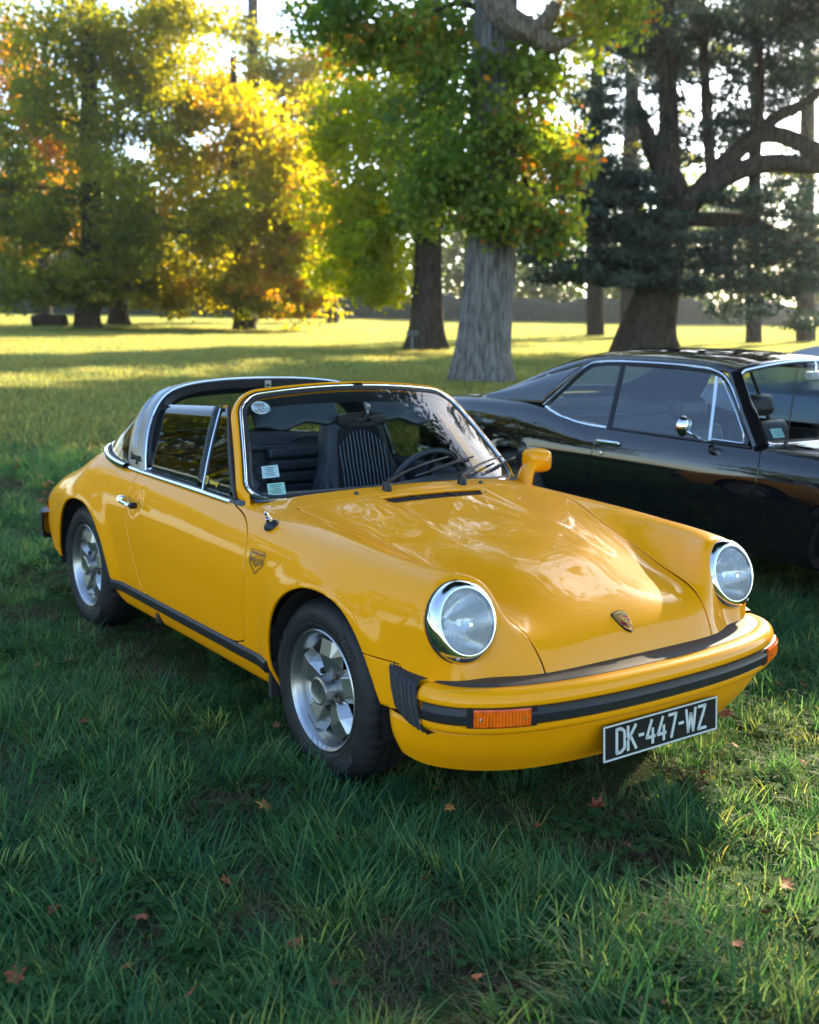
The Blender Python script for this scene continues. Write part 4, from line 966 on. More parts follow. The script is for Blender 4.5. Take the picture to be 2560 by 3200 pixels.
obj('decal_dot', on_q([(.009+.002*math.cos(a), .009+.002*math.sin(a)) for a in aa], -.085, .012), [tuple(range(20))], M_yprint, ig, False)
V, F = text_geo('flat6design', .030, .62, offset=.0004); obj('decal_lettering', on_q(V, -.012, .010), F, M_yprint, ig, False)
# windscreen papers
def ws_patch(name, u_, v_, du, dv, m, off=-.006, n=6, parent=None):
    a, c = np.meshgrid(np.linspace(u_-du, u_+du, n), np.linspace(v_-dv, v_+dv, n), indexing='ij'); Gp = WS(a, c)+np.array((-.78, 0, -.62))*(-off)*-1*-1
    return MB().grid(Gp).obj(name, m, parent or ws)
M_paper = mat('paper_white', (.62, .72, .74), .6); M_green = mat('paper_green', (.42, .66, .55), .6); M_txt = mat('small_print', (.10, .16, .18), .6)
for v_, m in ((.245, M_paper), (.085, M_green)):
    pp = ws_patch('windscreen_paper', .870-.02*(v_ < .2), v_, .048, .055, m)
    for k in range(5):
        ws_patch('paper_print', .872-.02*(v_ < .2)+.004*(k % 2), v_+.036-.017*k, .030-.006*(k % 3), .0030, M_txt, -.0045, 4)
# round club sticker
rc = WS(np.array([.862]), np.array([.875]))[0]; e = 1e-3
tu = (WS(np.array([.862+e]), np.array([.875]))-WS(np.array([.862-e]), np.array([.875])))[0]; tu /= np.linalg.norm(tu)
tv = (WS(np.array([.862]), np.array([.875+e]))-WS(np.array([.862]), np.array([.875-e])))[0]; tv -= tu*(tu @ tv); tv /= np.linalg.norm(tv); nn = np.cross(tv, tu); nn *= np.sign(nn[0]); tu = -tu   # tu to the car's left = right when read from outside
disc = lambda r, h, n=32: [rc+nn*h+r*(math.cos(a)*tu+math.sin(a)*tv) for a in np.linspace(0, 2*math.pi, n, endpoint=False)]
cs = sub_empty('club_sticker', ws)
obj('sticker_disc', disc(.038, -.003), [tuple(range(32))], M_white, cs, False)
def on_s(V, dy, h=-.0022): return [rc+nn*h+tu*v[0]+tv*(v[1]+dy) for v in V]
M_navy = mat('navy_print', (.03, .05, .14), .5)
V, F = text_geo("PORSCH'", .014, .85, offset=.0003); obj('sticker_lettering', on_s(V, .020), F, M_navy, cs, False)
V, F = text_geo('COLOR', .014, .85, offset=.0003); obj('sticker_lettering', on_s(V, .009), F, mat('plum_print', (.15, .02, .08), .5), cs, False)
V, F = text_geo('HONFLEUR', .008, .8); obj('sticker_lettering', on_s(V, .0005), F, M_navy, cs, False)
cc = [(.5, .4, .05), (.4, .06, .05), (.06, .25, .4), (.1, .3, .12), (.05, .05, .07), (.35, .1, .3), (.5, .3, .2), (.3, .35, .4)]
for k in range(12):
    xx, zz = -.026+.0175*(k % 4)+.004*(k//4), -.008-.0085*(k//4); h = chaikin([(-.007, -.003), (.007, -.003), (.006, .001), (.002, .003), (-.003, .003), (-.007, .0)], 1)
    obj('sticker_motif', on_s(h+np.array((xx, 0)), zz), [tuple(range(len(h)))], mat('motif%d' % k, cc[k % 8], .5), cs, False)

# ---- cabin
cb = sub_empty('cabin', yc)
MB().box((-1.25, 0, .30), (1.35, 1.34, .04)).obj('carpet', M_cloth, cb, smooth=False)
for s in (-1, 1):
    o = MB().box((-1.22, s*.675, .58), (1.05, .035, .54)).obj('door_card', M_leather, cb); mod_bevel(o, .02, 3)
    o = MB().box((-1.12, s*.635, .62), (.50, .05, .05)).obj('armrest', M_leather, cb); mod_bevel(o, .015, 3)
# dashboard
Gd = []
for yy in np.linspace(-.66, .66, 27):
    hump = .030*math.exp(-((yy-.36)/.22)**2); xo = .06*(yy/.66)**2
    Gd.append([(-.575-xo, yy, .872-.02*(yy/.66)**2), (-.66-xo, yy, .868+hump*.6), (-.74-xo, yy, .862+hump), (-.775-xo, yy, .845+hump), (-.785-xo, yy, .80), (-.76-xo, yy, .70), (-.70-xo, yy, .60), (-.60-xo, yy, .55)])
MB().grid(np.array(Gd)).obj('dashboard', M_leather, cb)
# steering wheel
stw = sub_empty('steering_wheel', cb); stw.location = (-.95, .36, .80); stw.rotation_euler = (0, R_(-66), 0)
a = np.linspace(0, 2*math.pi, 41); MB().tube(np.stack([.19*np.cos(a), .19*np.sin(a), 0*a], 1), .013, 10, cap=False).obj('wheel_rim', M_leather, stw)
for q in (0, 90, 180, 270): MB().tube([(0, 0, -.02), (.185*math.cos(R_(q)), .185*math.sin(R_(q)), 0)], .012, 6, flat=(1.4, .5)).obj('wheel_spoke', M_trim, stw)
MB().lathe([(.055, -.03), (.05, .005), (0, .01)], 20, 'z').obj('horn_pad', M_leather, stw)
# seats
def seat(y0, recline, back=True):
    st_ = sub_empty('seat', cb); st_.location = (-1.36, y0, .42)
    prof = [(-.02, .25), (-.02, .30), (.0, .52), (.05, .54)]
    def slab(name, outline_, x0, x1, M, m, parent):
        n = len(outline_); V = []
        cts = np.mean(outline_, axis=0)
        for xx_, k in ((x0, .90), (x0+.02, 1.0), ((x0+x1)/2, 1.02), (x1-.02, 1.0), (x1, .88)):
            V += [M @ Vector((xx_, cts[0]+(p[0]-cts[0])*k, cts[1]+(p[1]-cts[1])*k)) for p in outline_]
        F = [(i*n+j, i*n+(j+1) % n, (i+1)*n+(j+1) % n, (i+1)*n+j) for i in range(4) for j in range(n)]+[tuple(range(n))[::-1], tuple(range(4*n, 5*n))]
        return obj(name, V, F, m, parent, True, 45)
    M = Matrix.Rotation(R_(recline), 4, 'Y')
    bo = chaikin([(-.25, .0), (-.265, .18), (-.25, .34), (-.185, .46), (-.165, .60), (-.14, .675), (.14, .675), (.165, .60), (.185, .46), (.25, .34), (.265, .18), (.25, .0)], 2)
    bk = slab('backrest', bo, -.07, .06, M, M_leather, st_)
    pi_ = chaikin([(-.155, .02), (-.165, .25), (-.145, .44), (-.13, .56), (-.11, .635), (.11, .635), (.13, .56), (.145, .44), (.165, .25), (.155, .02)], 2)
    slab('backrest_centre', pi_, .04, .078, M, M_cloth, st_)
    for k in range(-6, 7):
        pts = [M @ Vector((.0795-.001*abs(k) % .002, k*.0215, zz)) for zz in np.linspace(.05, .60-.004*k*k*.5, 12)]
        pts = [Vector((p.x, p.y+.002*math.sin(i*1.7+k), p.z)) for i, p in enumerate(pts)]
        MB().tube(np.array([p[:] for p in pts]), .0022, 4).obj('cloth_stripe', M_stripe, st_)
    for s in (-1, 1):
        pts = np.array([(M @ Vector((.065, s*(.215+.01*math.sin(t*3)), .02+.34*t)))[:] for t in np.linspace(0, 1, 10)])
        MB().tube(pts, [.02, .042, .05, .052, .052, .05, .046, .04, .03, .015], 10).obj('side_bolster', M_leather, st_)
    o = MB().box((.26, 0, -.02), (.52, .50, .14)).obj('cushion', M_leather, st_); mod_bevel(o, .05, 4)
    o = MB().box((.27, 0, .052), (.44, .30, .02)).obj('cushion_centre', M_cloth, st_); mod_bevel(o, .008, 2)
    return st_
seat(.335, -16); seat(-.36, -74)
# ribbed back-seat panel, shelf behind
br = sub_empty('rear_seat', cb)
for s in (-1, 1):
    for k in range(6):
        z0 = .56+.062*k; o = MB().box((-1.80-.016*k, s*.27, z0), (.06, .44, .060), Matrix.Rotation(R_(-14), 3, 'Y')).obj('seat_rib', M_leather, br); mod_bevel(o, .018, 3)
    o = MB().box((-1.835, s*.53, .72), (.09, .07, .40), Matrix.Rotation(R_(-14), 3, 'Y')).obj('seat_wing', M_leather, br); mod_bevel(o, .025, 3)
    MB().tube(curve(np.array([(-1.875, s*.34, .935), (-1.87, s*.30, .945), (-1.87, s*.24, .945), (-1.875, s*.20, .935)]), 10), .006, 6).obj('pull_handle', M_trim, br)
o = MB().box((-2.11, 0, .90), (.46, 1.10, .03)).obj('parcel_shelf', M_leather, cb); mod_bevel(o, .01)
Gs = np.array([[(-1.84, yy, .55), (-1.90, yy, .80), (-1.915, yy, .935+.02*(1-(yy/.6)**2)), (-1.95, yy, .955+.02*(1-(yy/.6)**2)), (-2.0, yy, .92)] for yy in np.linspace(-.64, .64, 15)])
MB().grid(Gs).obj('rear_bulkhead', M_leather, cb)
# sun visors and inner mirror
for s in (-1, 1):
    Vv = []; n1, n2 = 14, 6
    for i in range(n1):
        for j in range(n2):
            yy = s*(.075+.40*i/(n1-1)); t = j/(n2-1); dr_ = .115+.012*math.sin(i*.9)-.03*(i/(n1-1)-.5)**2
            Vv.append((-1.045-.012*(yy/.5)**2+.06*t, yy, 1.222-.035*(yy/.5)**2-dr_*t))
    o = obj('sun_visor', Vv, [(i*n2+j, (i+1)*n2+j, (i+1)*n2+j+1, i*n2+j+1) for i in range(n1-1) for j in range(n2-1)], M_leather, cb); mod_solid(o, .022, 0); mod_bevel(o, .008, 2)
mr = sub_empty('inner_mirror', cb); mr.location = (-.945, .02, 1.118)
m_ = MB(); Gm = []
for X, k in ((.0, .3), (.0, .9), (-.004, 1), (-.018, 1), (-.022, .95), (-.022, .2)):
    Gm.append([(-X*-1.0, .125*k*np.sign(math.cos(a))*abs(math.cos(a))**.4, .030*k*np.sign(math.sin(a))*abs(math.sin(a))**.5) for a in np.linspace(0, 2*math.pi, 32, endpoint=False)])
m_.grid(np.array(Gm), cv=True).obj('mirror_housing', M_trim, mr)
MB().tube([(.004, .01, .0), (.02, .01, .03), (.0, .01, .075)], .006, 8).obj('mirror_stem', M_steel, mr)
MB().lathe([(.014, 0), (.014, .006), (0, .008)], 14, 'x', (.018, .01, .058)).obj('mirror_boss', M_steel, mr)
# ================================================================== black two-door coupe parked behind (its right side faces the yellow car)
M_blk = mat('black_paint', (.0035, .004, .0055), .5, 0, .9, .010, spec=.0)
M_glass_b = glass_mat('coupe_glass', (.50, .58, .62), boost=1.9)
M_blk.node_tree.nodes['Principled BSDF'].inputs['Coat IOR'].default_value = 1.75
M_vinyl = mat('black_vinyl', (.014, .015, .017), .38, bump=(160, .1, .001))
BX, BY = -1.5, 3.54
bc = thing('black_coupe', 'glossy black two-door coupe with chrome window trim parked beside the yellow car', 'car', (BX, BY, gz(BX, BY)))
def Q(x, wv, z, s=-1): return (x-BX, s*wv, z)
def bsheet_net(rows, nu, nv):
    Rw = np.array(rows, float); fl = np.concatenate([Rw, (Rw[:, :-1]*np.array([1, -1, 1]))[:, ::-1]], 1); fl[:, :, 1] *= -1; fl[:, :, 0] -= BX
    return net_m(fl, nu, nv, it=6)
LOW = [(.74, .22), (.845, .235), (.890, .36), (.913, .52)]
brow = [
 P_(0, (-4.10, .74, .30), (-4.12, .80, .31), (-4.15, .83, .42), (-4.17, .845, .55), (-4.18, .845, .70), (-4.18, .83, .80), (-4.18, .80, .86), (-4.17, .77, .91), (-4.15, .72, .94), (-4.13, .55, .955), (-4.12, .3, .96), (-4.12, 0, .96)),
 P_(-3.95, (.74, .26), (.83, .28), (.875, .39), (.890, .54), (.890, .68), (.875, .80), (.850, .90), (.815, .955), (.76, .98), (.58, .99), (.3, .99), (0, .99)),
 P_(-3.5, *LOW, (.918, .68), (.900, .82), (.868, .93), (.830, .985), (.77, 1.01), (.58, 1.02), (.3, 1.02), (0, 1.02)),
 P_(-3.0, *LOW, (.922, .67), (.905, .81), (.872, .92), (.835, .985), (.78, 1.015), (.58, 1.03), (.3, 1.035), (0, 1.035)),
 P_(-2.6, *LOW, (.922, .66), (.908, .79), (.880, .88), (.850, .945), (.80, .975), (.58, 1.0), (.3, 1.01), (0, 1.01)),
 P_(-2.2, *LOW, (.921, .66), (.910, .77), (.886, .835), (.858, .885), (.815, .91), (.58, .94), (.3, .95), (0, .95)),
 P_(-1.6, *LOW, (.920, .65), (.910, .76), (.886, .825), (.858, .872), (.815, .895), (.58, .92), (.3, .93), (0, .93)),
 P_(-.9, *LOW, (.920, .65), (.910, .75), (.886, .815), (.855, .862), (.81, .882), (.58, .90), (.3, .915), (0, .92)),
 P_(-.4, *LOW, (.918, .65), (.906, .745), (.880, .805), (.845, .848), (.80, .865), (.58, .88), (.3, .90), (0, .905)),
 P_(.3, (.74, .22), (.84, .235), (.885, .36), (.905, .52), (.910, .64), (.898, .735), (.872, .79), (.835, .825), (.79, .84), (.58, .85), (.3, .87), (0, .875)),
 P_(.75, (.74, .26), (.83, .27), (.870, .38), (.888, .52), (.888, .63), (.875, .72), (.85, .77), (.815, .80), (.77, .815), (.58, .82), (.3, .83), (0, .835)),
 P_(0, (.88, .74, .30), (.92, .80, .31), (.95, .83, .42), (.96, .845, .52), (.965, .845, .62), (.96, .83, .70), (.96, .80, .745), (.95, .77, .77), (.94, .72, .785), (.94, .55, .79), (.95, .3, .80), (.95, 0, .80)),
]
Gb_ = bsheet_net(brow, 150, 130); n1, n2 = Gb_.shape[:2]; Vb = Gb_.reshape(-1, 3)
AR = lambda cx, r: chaikin([(cx-BX+r*math.cos(a)*1.08, .33+r*math.sin(a)) for a in np.linspace(R_(-40), R_(220), 22)], 1)
for arch in (AR(-2.95, .355), AR(-.10, .355)):
    d = sdf_poly(Vb[:, [0, 2]], arch); k = np.clip(1-np.maximum(d, 0)/.07, 0, 1); Vb[:, 1] += np.sign(Vb[:, 1])*.012*k*k*(np.abs(Vb[:, 1]) > .7)
qb = outward(Vb, [(i*n2+j, (i+1)*n2+j, (i+1)*n2+j+1, i*n2+j+1) for i in range(n1-1) for j in range(n2-1)], (0, 0, .4))
BB = bvh_of(Vb, qb)
def bside(x, z, s=-1, off=0.0):
    h, n, *_ = BB.ray_cast(Vector((x-BX, s*3, z)), Vector((0, -s, 0))); n = n if n.y*s > 0 else -n; return np.array(h)+np.array(n)*off
def btop(x, y, dz=0): return np.array(BB.ray_cast(Vector((x-BX, y, 3)), Vector((0, 0, -1)))[0])+np.array((0, 0, dz))
SB = Sheet(Vb, qb)
for arch in (AR(-2.95, .355), AR(-.10, .355)): SB = SB.drop(lambda V: np.maximum(sdf_poly(V[:, [0, 2]], arch), .55-np.abs(V[:, 1])))
CK = [(-.78, -.1), (-.78, .3), (-.83, .60), (-.905, .78), (-.96, .825), (-1.6, .835), (-2.2, .835), (-2.55, .825), (-2.75, .79), (-2.9, .70), (-3.2, .60), (-3.3, -.1)]
CKl = [(a-BX, c) for a, c in CK]
SB = SB.drop(lambda V: np.maximum(sdf_poly(np.stack([V[:, 0], np.abs(V[:, 1])], 1), CKl), .7-V[:, 2]))
BD = [(a-BX, c) for a, c in [(-.835, .26), (-.825, .42), (-.828, .70), (-.835, .80), (-.86, .87), (-.90, 1.0), (-2.10, 1.0), (-2.105, .87), (-2.125, .80), (-2.15, .62), (-2.156, .42), (-2.13, .27), (-2.09, .245), (-.86, .245)]]
bdoors, SB = panel(SB, lambda V: np.maximum(sdf_poly(np.stack([V[:, 0], V[:, 2]+.6*np.maximum(0, .86-np.abs(V[:, 1]))*(V[:, 2] > .6)], 1), BD), .6-np.abs(V[:, 1])), .006)
HB = [(a-BX, c) for a, c in [(-.70, -.2), (-.70, .3), (-.74, .62), (-.80, .745), (-.3, .735), (.85, .70), (.87, -.2)]]
bhood, SB = panel(SB, lambda V: np.maximum(sdf_poly(np.stack([V[:, 0], np.abs(V[:, 1])], 1), HB), .6-V[:, 2]), .006)
def bpanel(name, sh):
    V, F = sh.compact(); F = outward(V, F, (0, 0, .4)); o = obj(name, V, F, M_blk, bc); mod_solid(o, .012); return o
bpanel('body', SB); bpanel('hood', bhood)
bdr = None
for s in (-1, 1):
    o = bpanel('door', Sheet(bdoors.V, [f for f in bdoors.F if bdoors.V[f[0]][1]*s > 0]))
    if s < 0: bdr = o
# roof, C-pillars and rear window in one swept shell
rrow = [P_(-1.19, (.665, 1.275), (.655, 1.292), (.62, 1.312), (.5, 1.337), (.25, 1.357), (0, 1.362)), P_(-1.5, (.655, 1.310), (.645, 1.330), (.60, 1.352), (.48, 1.378), (.25, 1.396), (0, 1.400)),
        P_(-1.95, (.650, 1.318), (.640, 1.340), (.59, 1.365), (.48, 1.392), (.25, 1.411), (0, 1.415)), P_(-2.4, (.655, 1.300), (.645, 1.326), (.59, 1.352), (.48, 1.378), (.25, 1.398), (0, 1.402)),
        P_(-2.8, (.675, 1.205), (.665, 1.235), (.60, 1.275), (.48, 1.305), (.25, 1.328), (0, 1.333)), P_(-3.15, (.715, 1.090), (.70, 1.115), (.63, 1.145), (.50, 1.165), (.25, 1.18), (0, 1.184)),
        P_(-3.45, (.745, 1.012), (.73, 1.028), (.66, 1.035), (.5, 1.040), (.25, 1.045), (0, 1.045))]
Gr = bsheet_net(rrow, 70, 70); n1, n2 = Gr.shape[:2]; Vr = Gr.reshape(-1, 3); qr = outward(Vr, [(i*n2+j, (i+1)*n2+j, (i+1)*n2+j+1, i*n2+j+1) for i in range(n1-1) for j in range(n2-1)], (0, 0, .9))
RW = chaikin([(a-BX, c) for a, c in [(-2.72, -.2), (-2.72, .50), (-2.80, .535), (-3.30, .60), (-3.36, .56), (-3.36, -.2)]], 1)
SR = Sheet(Vr, qr); rw_, SR = SR.split(lambda V: sdf_poly(np.stack([V[:, 0], np.abs(V[:, 1])], 1), RW))
V, F = SR.compact(); o = obj('roof', V, outward(V, F, (0, 0, .9)), M_blk, bc); mod_solid(o, .02)
V, F = rw_.compact(); obj('rear_window', V, outward(V, F, (0, 0, .9)), M_glass_b, bc)
for s in (-1, 1):
    A0, A1 = np.array(Q(-2.745, .805, .992, s)), np.array(Q(-2.43, .668, 1.292, s)); Gc = []
    for a in np.linspace(0, 1, 14):
        e_top = np.array(Q(-2.43-1.02*a, np.interp(-2.43-1.02*a, [-3.45, -3.15, -2.8, -2.43], [.747, .717, .677, .656]), np.interp(-2.43-1.02*a, [-3.45, -3.15, -2.8, -2.43], [1.012, 1.090, 1.205, 1.298]), s))
        e_bot = np.array(Q(-2.745-.72*a, .812-.04*a, .985+.005*a, s)); Gc.append([e_bot*(1-t)+e_top*t+np.array((0, s*.018*math.sin(math.pi*t)*(1-a*.7), .008*math.sin(math.pi*t))) for t in np.linspace(0, 1, 10)])
    o = MB().grid(np.array(Gc), flip=(s > 0)).obj('roof_pillar', M_blk, bc); mod_solid(o, .015, -1 if s < 0 else -1)
    # drip moulding in chrome
    dp = curve(np.array([Q(-2.735, .812, .995, s), Q(-2.58, .745, 1.150, s), Q(-2.44, .672, 1.288, s), Q(-2.36, .658, 1.308, s), Q(-1.95, .655, 1.320, s), Q(-1.5, .662, 1.308, s), Q(-1.30, .672, 1.270, s), Q(-1.20, .70, 1.19, s), Q(-1.06, .765, 1.03, s), Q(-.915, .838, .882, s)]), 60)
    MB().tube(dp, .0095, 8, flat=(1, .8)).obj('drip_trim', M_chrome, bc)
    # A-pillar and window frame in black
    ap = curve(np.array([Q(-1.215, .668, 1.278, s), Q(-1.12, .715, 1.16, s), Q(-1.0, .77, 1.02, s), Q(-.88, .822, .875, s)]), 16); MB().tube(ap, [.036]*8+[.042]*8, 10, flat=(1.25, .75)).obj('windscreen_pillar', M_blk, bc)
    ins = dp+np.array((0, -s*.004, -.020)); MB().tube(ins[2:-2], .013, 8).obj('window_frame', M_trim, bc)
    # glass panes
    def pane(name, pts, par=None):
        V = [Q(*p, s) for p in pts]; o = obj(name, V, [tuple(range(len(V)))], M_glass_b, par or bc, False); return o
    qp = pane('quarter_window', [(-2.69, .815, .985), (-2.42, .668, 1.275), (-2.155, .652, 1.300), (-2.075, .838, .895), (-2.22, .838, .895), (-2.45, .835, .925), (-2.60, .828, .955)])
    MB().tube(curve(np.array([Q(-2.70, .822, .985, s), Q(-2.58, .836, .945, s), Q(-2.42, .842, .912, s), Q(-2.22, .845, .892, s), Q(-2.08, .846, .888, s)]), 20), .010, 8).obj('pane_trim', M_chrome, qp)
    par = bdr if s < 0 else bc
    pane('window_glass', [(-2.055, .838, .893), (-2.125, .654, 1.298), (-1.5, .660, 1.292), (-1.345, .672, 1.262), (-1.24, .838, .883)], par)
    pane('vent_glass', [(-1.23, .838, .883), (-1.335, .674, 1.258), (-1.285, .680, 1.245), (-1.0, .80, .95), (-.965, .835, .880)], par)
    bp_ = [Q(-2.060, .846, .885, s), Q(-2.140, .652, 1.306, s)]; MB().tube(np.linspace(bp_[0], bp_[1], 6), .020, 8, flat=(1, .5)).obj('centre_post', M_trim, bc)
    MB().tube(np.linspace(Q(-2.072, .852, .885, s), Q(-2.150, .660, 1.302, s), 6), .005, 6).obj('post_trim', M_chrome, bc)
    MB().tube(np.linspace(Q(-1.235, .846, .882, s), Q(-1.342, .678, 1.256, s), 6), .009, 8, flat=(1, .6)).obj('vent_post', M_chrome, bc)
    MB().tube(np.array([Q(-1.222, .846, .892, s), Q(-1.10, .846, .890, s), Q(-.99, .845, .888, s), Q(-1.0, .83, .94, s), Q(-1.10, .785, 1.06, s), Q(-1.25, .715, 1.21, s), Q(-1.31, .688, 1.248, s)]), .005, 6).obj('vent_trim', M_chrome, bc)
    MB().tube(np.array([Q(a, .850, c, s) for a, c in ((-2.07, .884), (-1.6, .878), (-.93, .868))]), .009, 8).obj('belt_seal', M_trim, bc)
    if s < 0:
        h = sub_empty('door_handle', bdr); hy = bside(-2.0, .80)[1]
        o = MB().box((-2.0-BX, hy-.010, .800), (.205, .026, .026)).obj('handle_bar', M_chrome, h); mod_bevel(o, .009, 3)
        o = MB().box((-1.985-BX, hy-.002, .787), (.15, .012, .018)).obj('handle_recess', M_trim, h)
        MB().lathe([(.013, 0), (.013, -.006), (.005, -.008), (0, -.006)], 16, 'y', bside(-2.052, .727)).obj('door_lock', M_chrome, bdr)
        mrr = sub_empty('door_mirror', bdr); c0 = np.array((-1.287-BX, 2.535-BY, .968))
        pr = [(.0, .026), (.020, .025), (.042, .016), (.058, .0), (.062, -.018), (.056, -.026), (.0, -.026)]; m_ = MB(); m_.lathe([(r_, t_) for r_, t_ in pr], 28, 'x', (0, 0, 0)); m_.v = [tuple(np.array(v)+c0) for v in m_.v]; m_.obj('mirror_head', M_chrome, mrr)
        MB().tube(curve(np.array([c0+np.array((.01, .0, -.03)), c0+np.array((.03, .05, -.06)), c0+np.array((.055, .12, -.090)), c0+np.array((.09, .135, -.094))]), 10), [.012, .013, .013, .013, .013, .013, .013, .012, .011, .008], 8, flat=(1.2, .8)).obj('mirror_arm', M_chrome, mrr)
# windscreen with bright surround
def BWS(u, v):
    u = np.asarray(u, float); v = np.asarray(v, float)
    b_ = np.stack([-.745-.125*u*u-BX, -u*.80, .905-.020*u*u], -1); t_ = np.stack([-1.155-.045*u*u-BX, -u*.655, 1.352-.068*u*u], -1); return b_+(t_-b_)*v[..., None]
uvb = rrect(.09, .10); Pb, Tb, Nb, Bb_ = frames(uvb, BWS); bws = sub_empty('windscreen', bc)
sweep(Pb, Nb, Bb_, [(-.004, -.004), (-.002, .007), (.006, .011), (.018, .011), (.026, .006), (.028, -.006)]).obj('chrome_trim', M_chrome, bws)
sweep(Pb, Nb, Bb_, [(-.014, -.003), (-.012, .003), (-.003, .004), (-.002, -.004)]).obj('rubber_seal', M_rub, bws)
gu, gv = np.meshgrid(np.linspace(-1, 1, 21), np.linspace(0, 1, 9), indexing='ij'); MB().grid(BWS(*squircle(gu, gv))).obj('glass', glass_mat('coupe_windscreen', (.72, .80, .82)), bws)
pp = BWS(*np.meshgrid(np.linspace(.80, .90, 4), np.linspace(.09, .21, 4), indexing='ij'))+np.array((-.006, 0, -.004)); MB().grid(pp).obj('windscreen_paper', M_green, bws)
for k in range(5):
    pq = BWS(*np.meshgrid(np.linspace(.815, .882-.01*(k % 2), 3), np.array((.108+.018*k, .114+.018*k)), indexing='ij'))+np.array((-.004, 0, -.003)); MB().grid(pq).obj('paper_print', M_txt, bws)
MB().tube(curve(np.array([(-.80-BX, -.45, .900), (-.86-BX, -.2, .935), (-.87-BX, .15, .95)]), 12), .007, 6).obj('wiper', M_trim, bws)
MB().tube(curve(np.array([(-.80-BX, .25, .91), (-.86-BX, .4, .94), (-.88-BX, .6, .95)]), 12), .007, 6).obj('wiper', M_trim, bws)
ae = sub_empty('aerial', bc); q = btop(-.79, -.72); MB().lathe([(.016, -.004), (.014, .012), (.007, .03), (.0, .032)], 12, 'z', q).obj('aerial_base', M_trim, ae); MB().tube([q, q+np.array((.02, 0, .22)), q+np.array((.04, 0, .455))], [.0045, .0035, .0025], 6).obj('aerial_rod', M_trim, ae)
# cabin
cbb = sub_empty('cabin', bc)
MB().box((-1.75-BX, 0, .30), (2.1, 1.5, .05)).obj('carpet', M_cloth, cbb, smooth=False)
for s in (-1, 1): MB().box((-1.5-BX, s*.78, .57), (1.3, .04, .56)).obj('door_card', M_vinyl, cbb)
def bseat(x, y, wd, head=True):
    st_ = sub_empty('seat', cbb); o = MB().box((x-BX, y, .62), (.16, wd, .60), Matrix.Rotation(R_(-16), 3, 'Y')).obj('backrest', M_vinyl, st_); mod_bevel(o, .05, 4)
    o = MB().box((x+.30-BX, y, .45), (.52, wd, .16)).obj('cushion', M_vinyl, st_); mod_bevel(o, .05, 4)
    if head:
        o = MB().box((x-.10-BX, y, 1.02), (.12, .30, .15), Matrix.Rotation(R_(-10), 3, 'Y')).obj('headrest', M_vinyl, st_); mod_bevel(o, .045, 4)
bseat(-1.72, -.36, .52); bseat(-1.72, .36, .52); bseat(-2.62, 0, 1.25, False)
Gd = np.array([[(-.80-.10*(y_/.75)**2-BX, y_, .895), (-.98-.08*(y_/.75)**2-BX, y_, .89), (-1.03-.08*(y_/.75)**2-BX, y_, .86), (-1.0-BX, y_, .70), (-.9-BX, y_, .5)] for y_ in np.linspace(-.78, .78, 13)]); MB().grid(Gd).obj('dashboard', M_vinyl, cbb)
Gs = np.array([[(-2.70-BX, y_, .70), (-2.76-BX, y_, .98), (-3.2-BX, y_, 1.0)] for y_ in np.linspace(-.72, .72, 5)]); MB().grid(Gs).obj('parcel_shelf', M_vinyl, cbb)
Gs = Gr[2:-22, 6:-6]-np.array((0, 0, .03)); MB().grid(Gs).obj('headliner', M_vinyl, cbb)
m_ = MB(); a = np.linspace(0, 2*math.pi, 33); stb = sub_empty('steering_wheel', cbb, (-1.20-BX, .37, .86)); stb.rotation_euler = (0, R_(-62), 0); m_.tube(np.stack([.20*np.cos(a), .20*np.sin(a), 0*a], 1), .012, 8, cap=False).obj('wheel_rim', M_trim, stb); MB().lathe([(.05, -.02), (.05, .01), (0, .015)], 16, 'z').obj('horn_pad', M_trim, stb)
for q in (0, 180): MB().tube([(0, 0, 0), (.195*math.cos(R_(q)), .195*math.sin(R_(q)), 0)], .012, 6).obj('wheel_spoke', M_chrome, stb)
mi = sub_empty('inner_mirror', cbb, (-1.12-BX, .0, 1.26)); o = MB().box((0, 0, 0), (.02, .24, .06)).obj('mirror_housing', M_steel, mi); mod_bevel(o, .012, 3); MB().tube([(0, 0, 0), (.0, 0, .06), (-.01, 0, .09)], .006, 6).obj('mirror_stem', M_chrome, mi)
# wheels, floor, sill trim
for xx in (-2.95, -.10):
    for s in (-1, 1):
        wb_ = sub_empty('wheel', bc, (xx-BX, s*.895, .335), 0 if s < 0 else math.pi)
        MB().lathe([(.19, .02), (.215, .0), (.25, -.008), (.29, -.002), (.315, .02), (.333, .04), (.335, .15), (.31, .19), (.19, .2)], 60).obj('tyre', M_tyre, wb_)
        MB().lathe([(.195, .012), (.19, .0), (.182, .01), (.172, .045), (.11, .055), (.10, .03), (.065, .022), (.06, .01), (0, .005)], 48).obj('rim', M_alloy, wb_)
        for q in range(5): MB().lathe([(.012, .05), (.012, .012), (0, .01)], 6, 'y', (.085*math.cos(q*1.2566), 0, .085*math.sin(q*1.2566))).obj('lug_nut', M_chrome, wb_)
        m_ = MB(); a = np.linspace(R_(-5), R_(185), 20); m_.grid(np.array([[(xx-BX+.375*math.cos(t), s*wv, .33+.365*math.sin(t)) for wv in (.89, .7, .55)]+[(xx-BX, s*.54, .33)] for t in a])).obj('wheel_housing', M_dark, bc)
MB().box((-1.55-BX, 0, .27), (2.2, 1.62, .06)).obj('floor_pan', M_dark, bc, smooth=False)
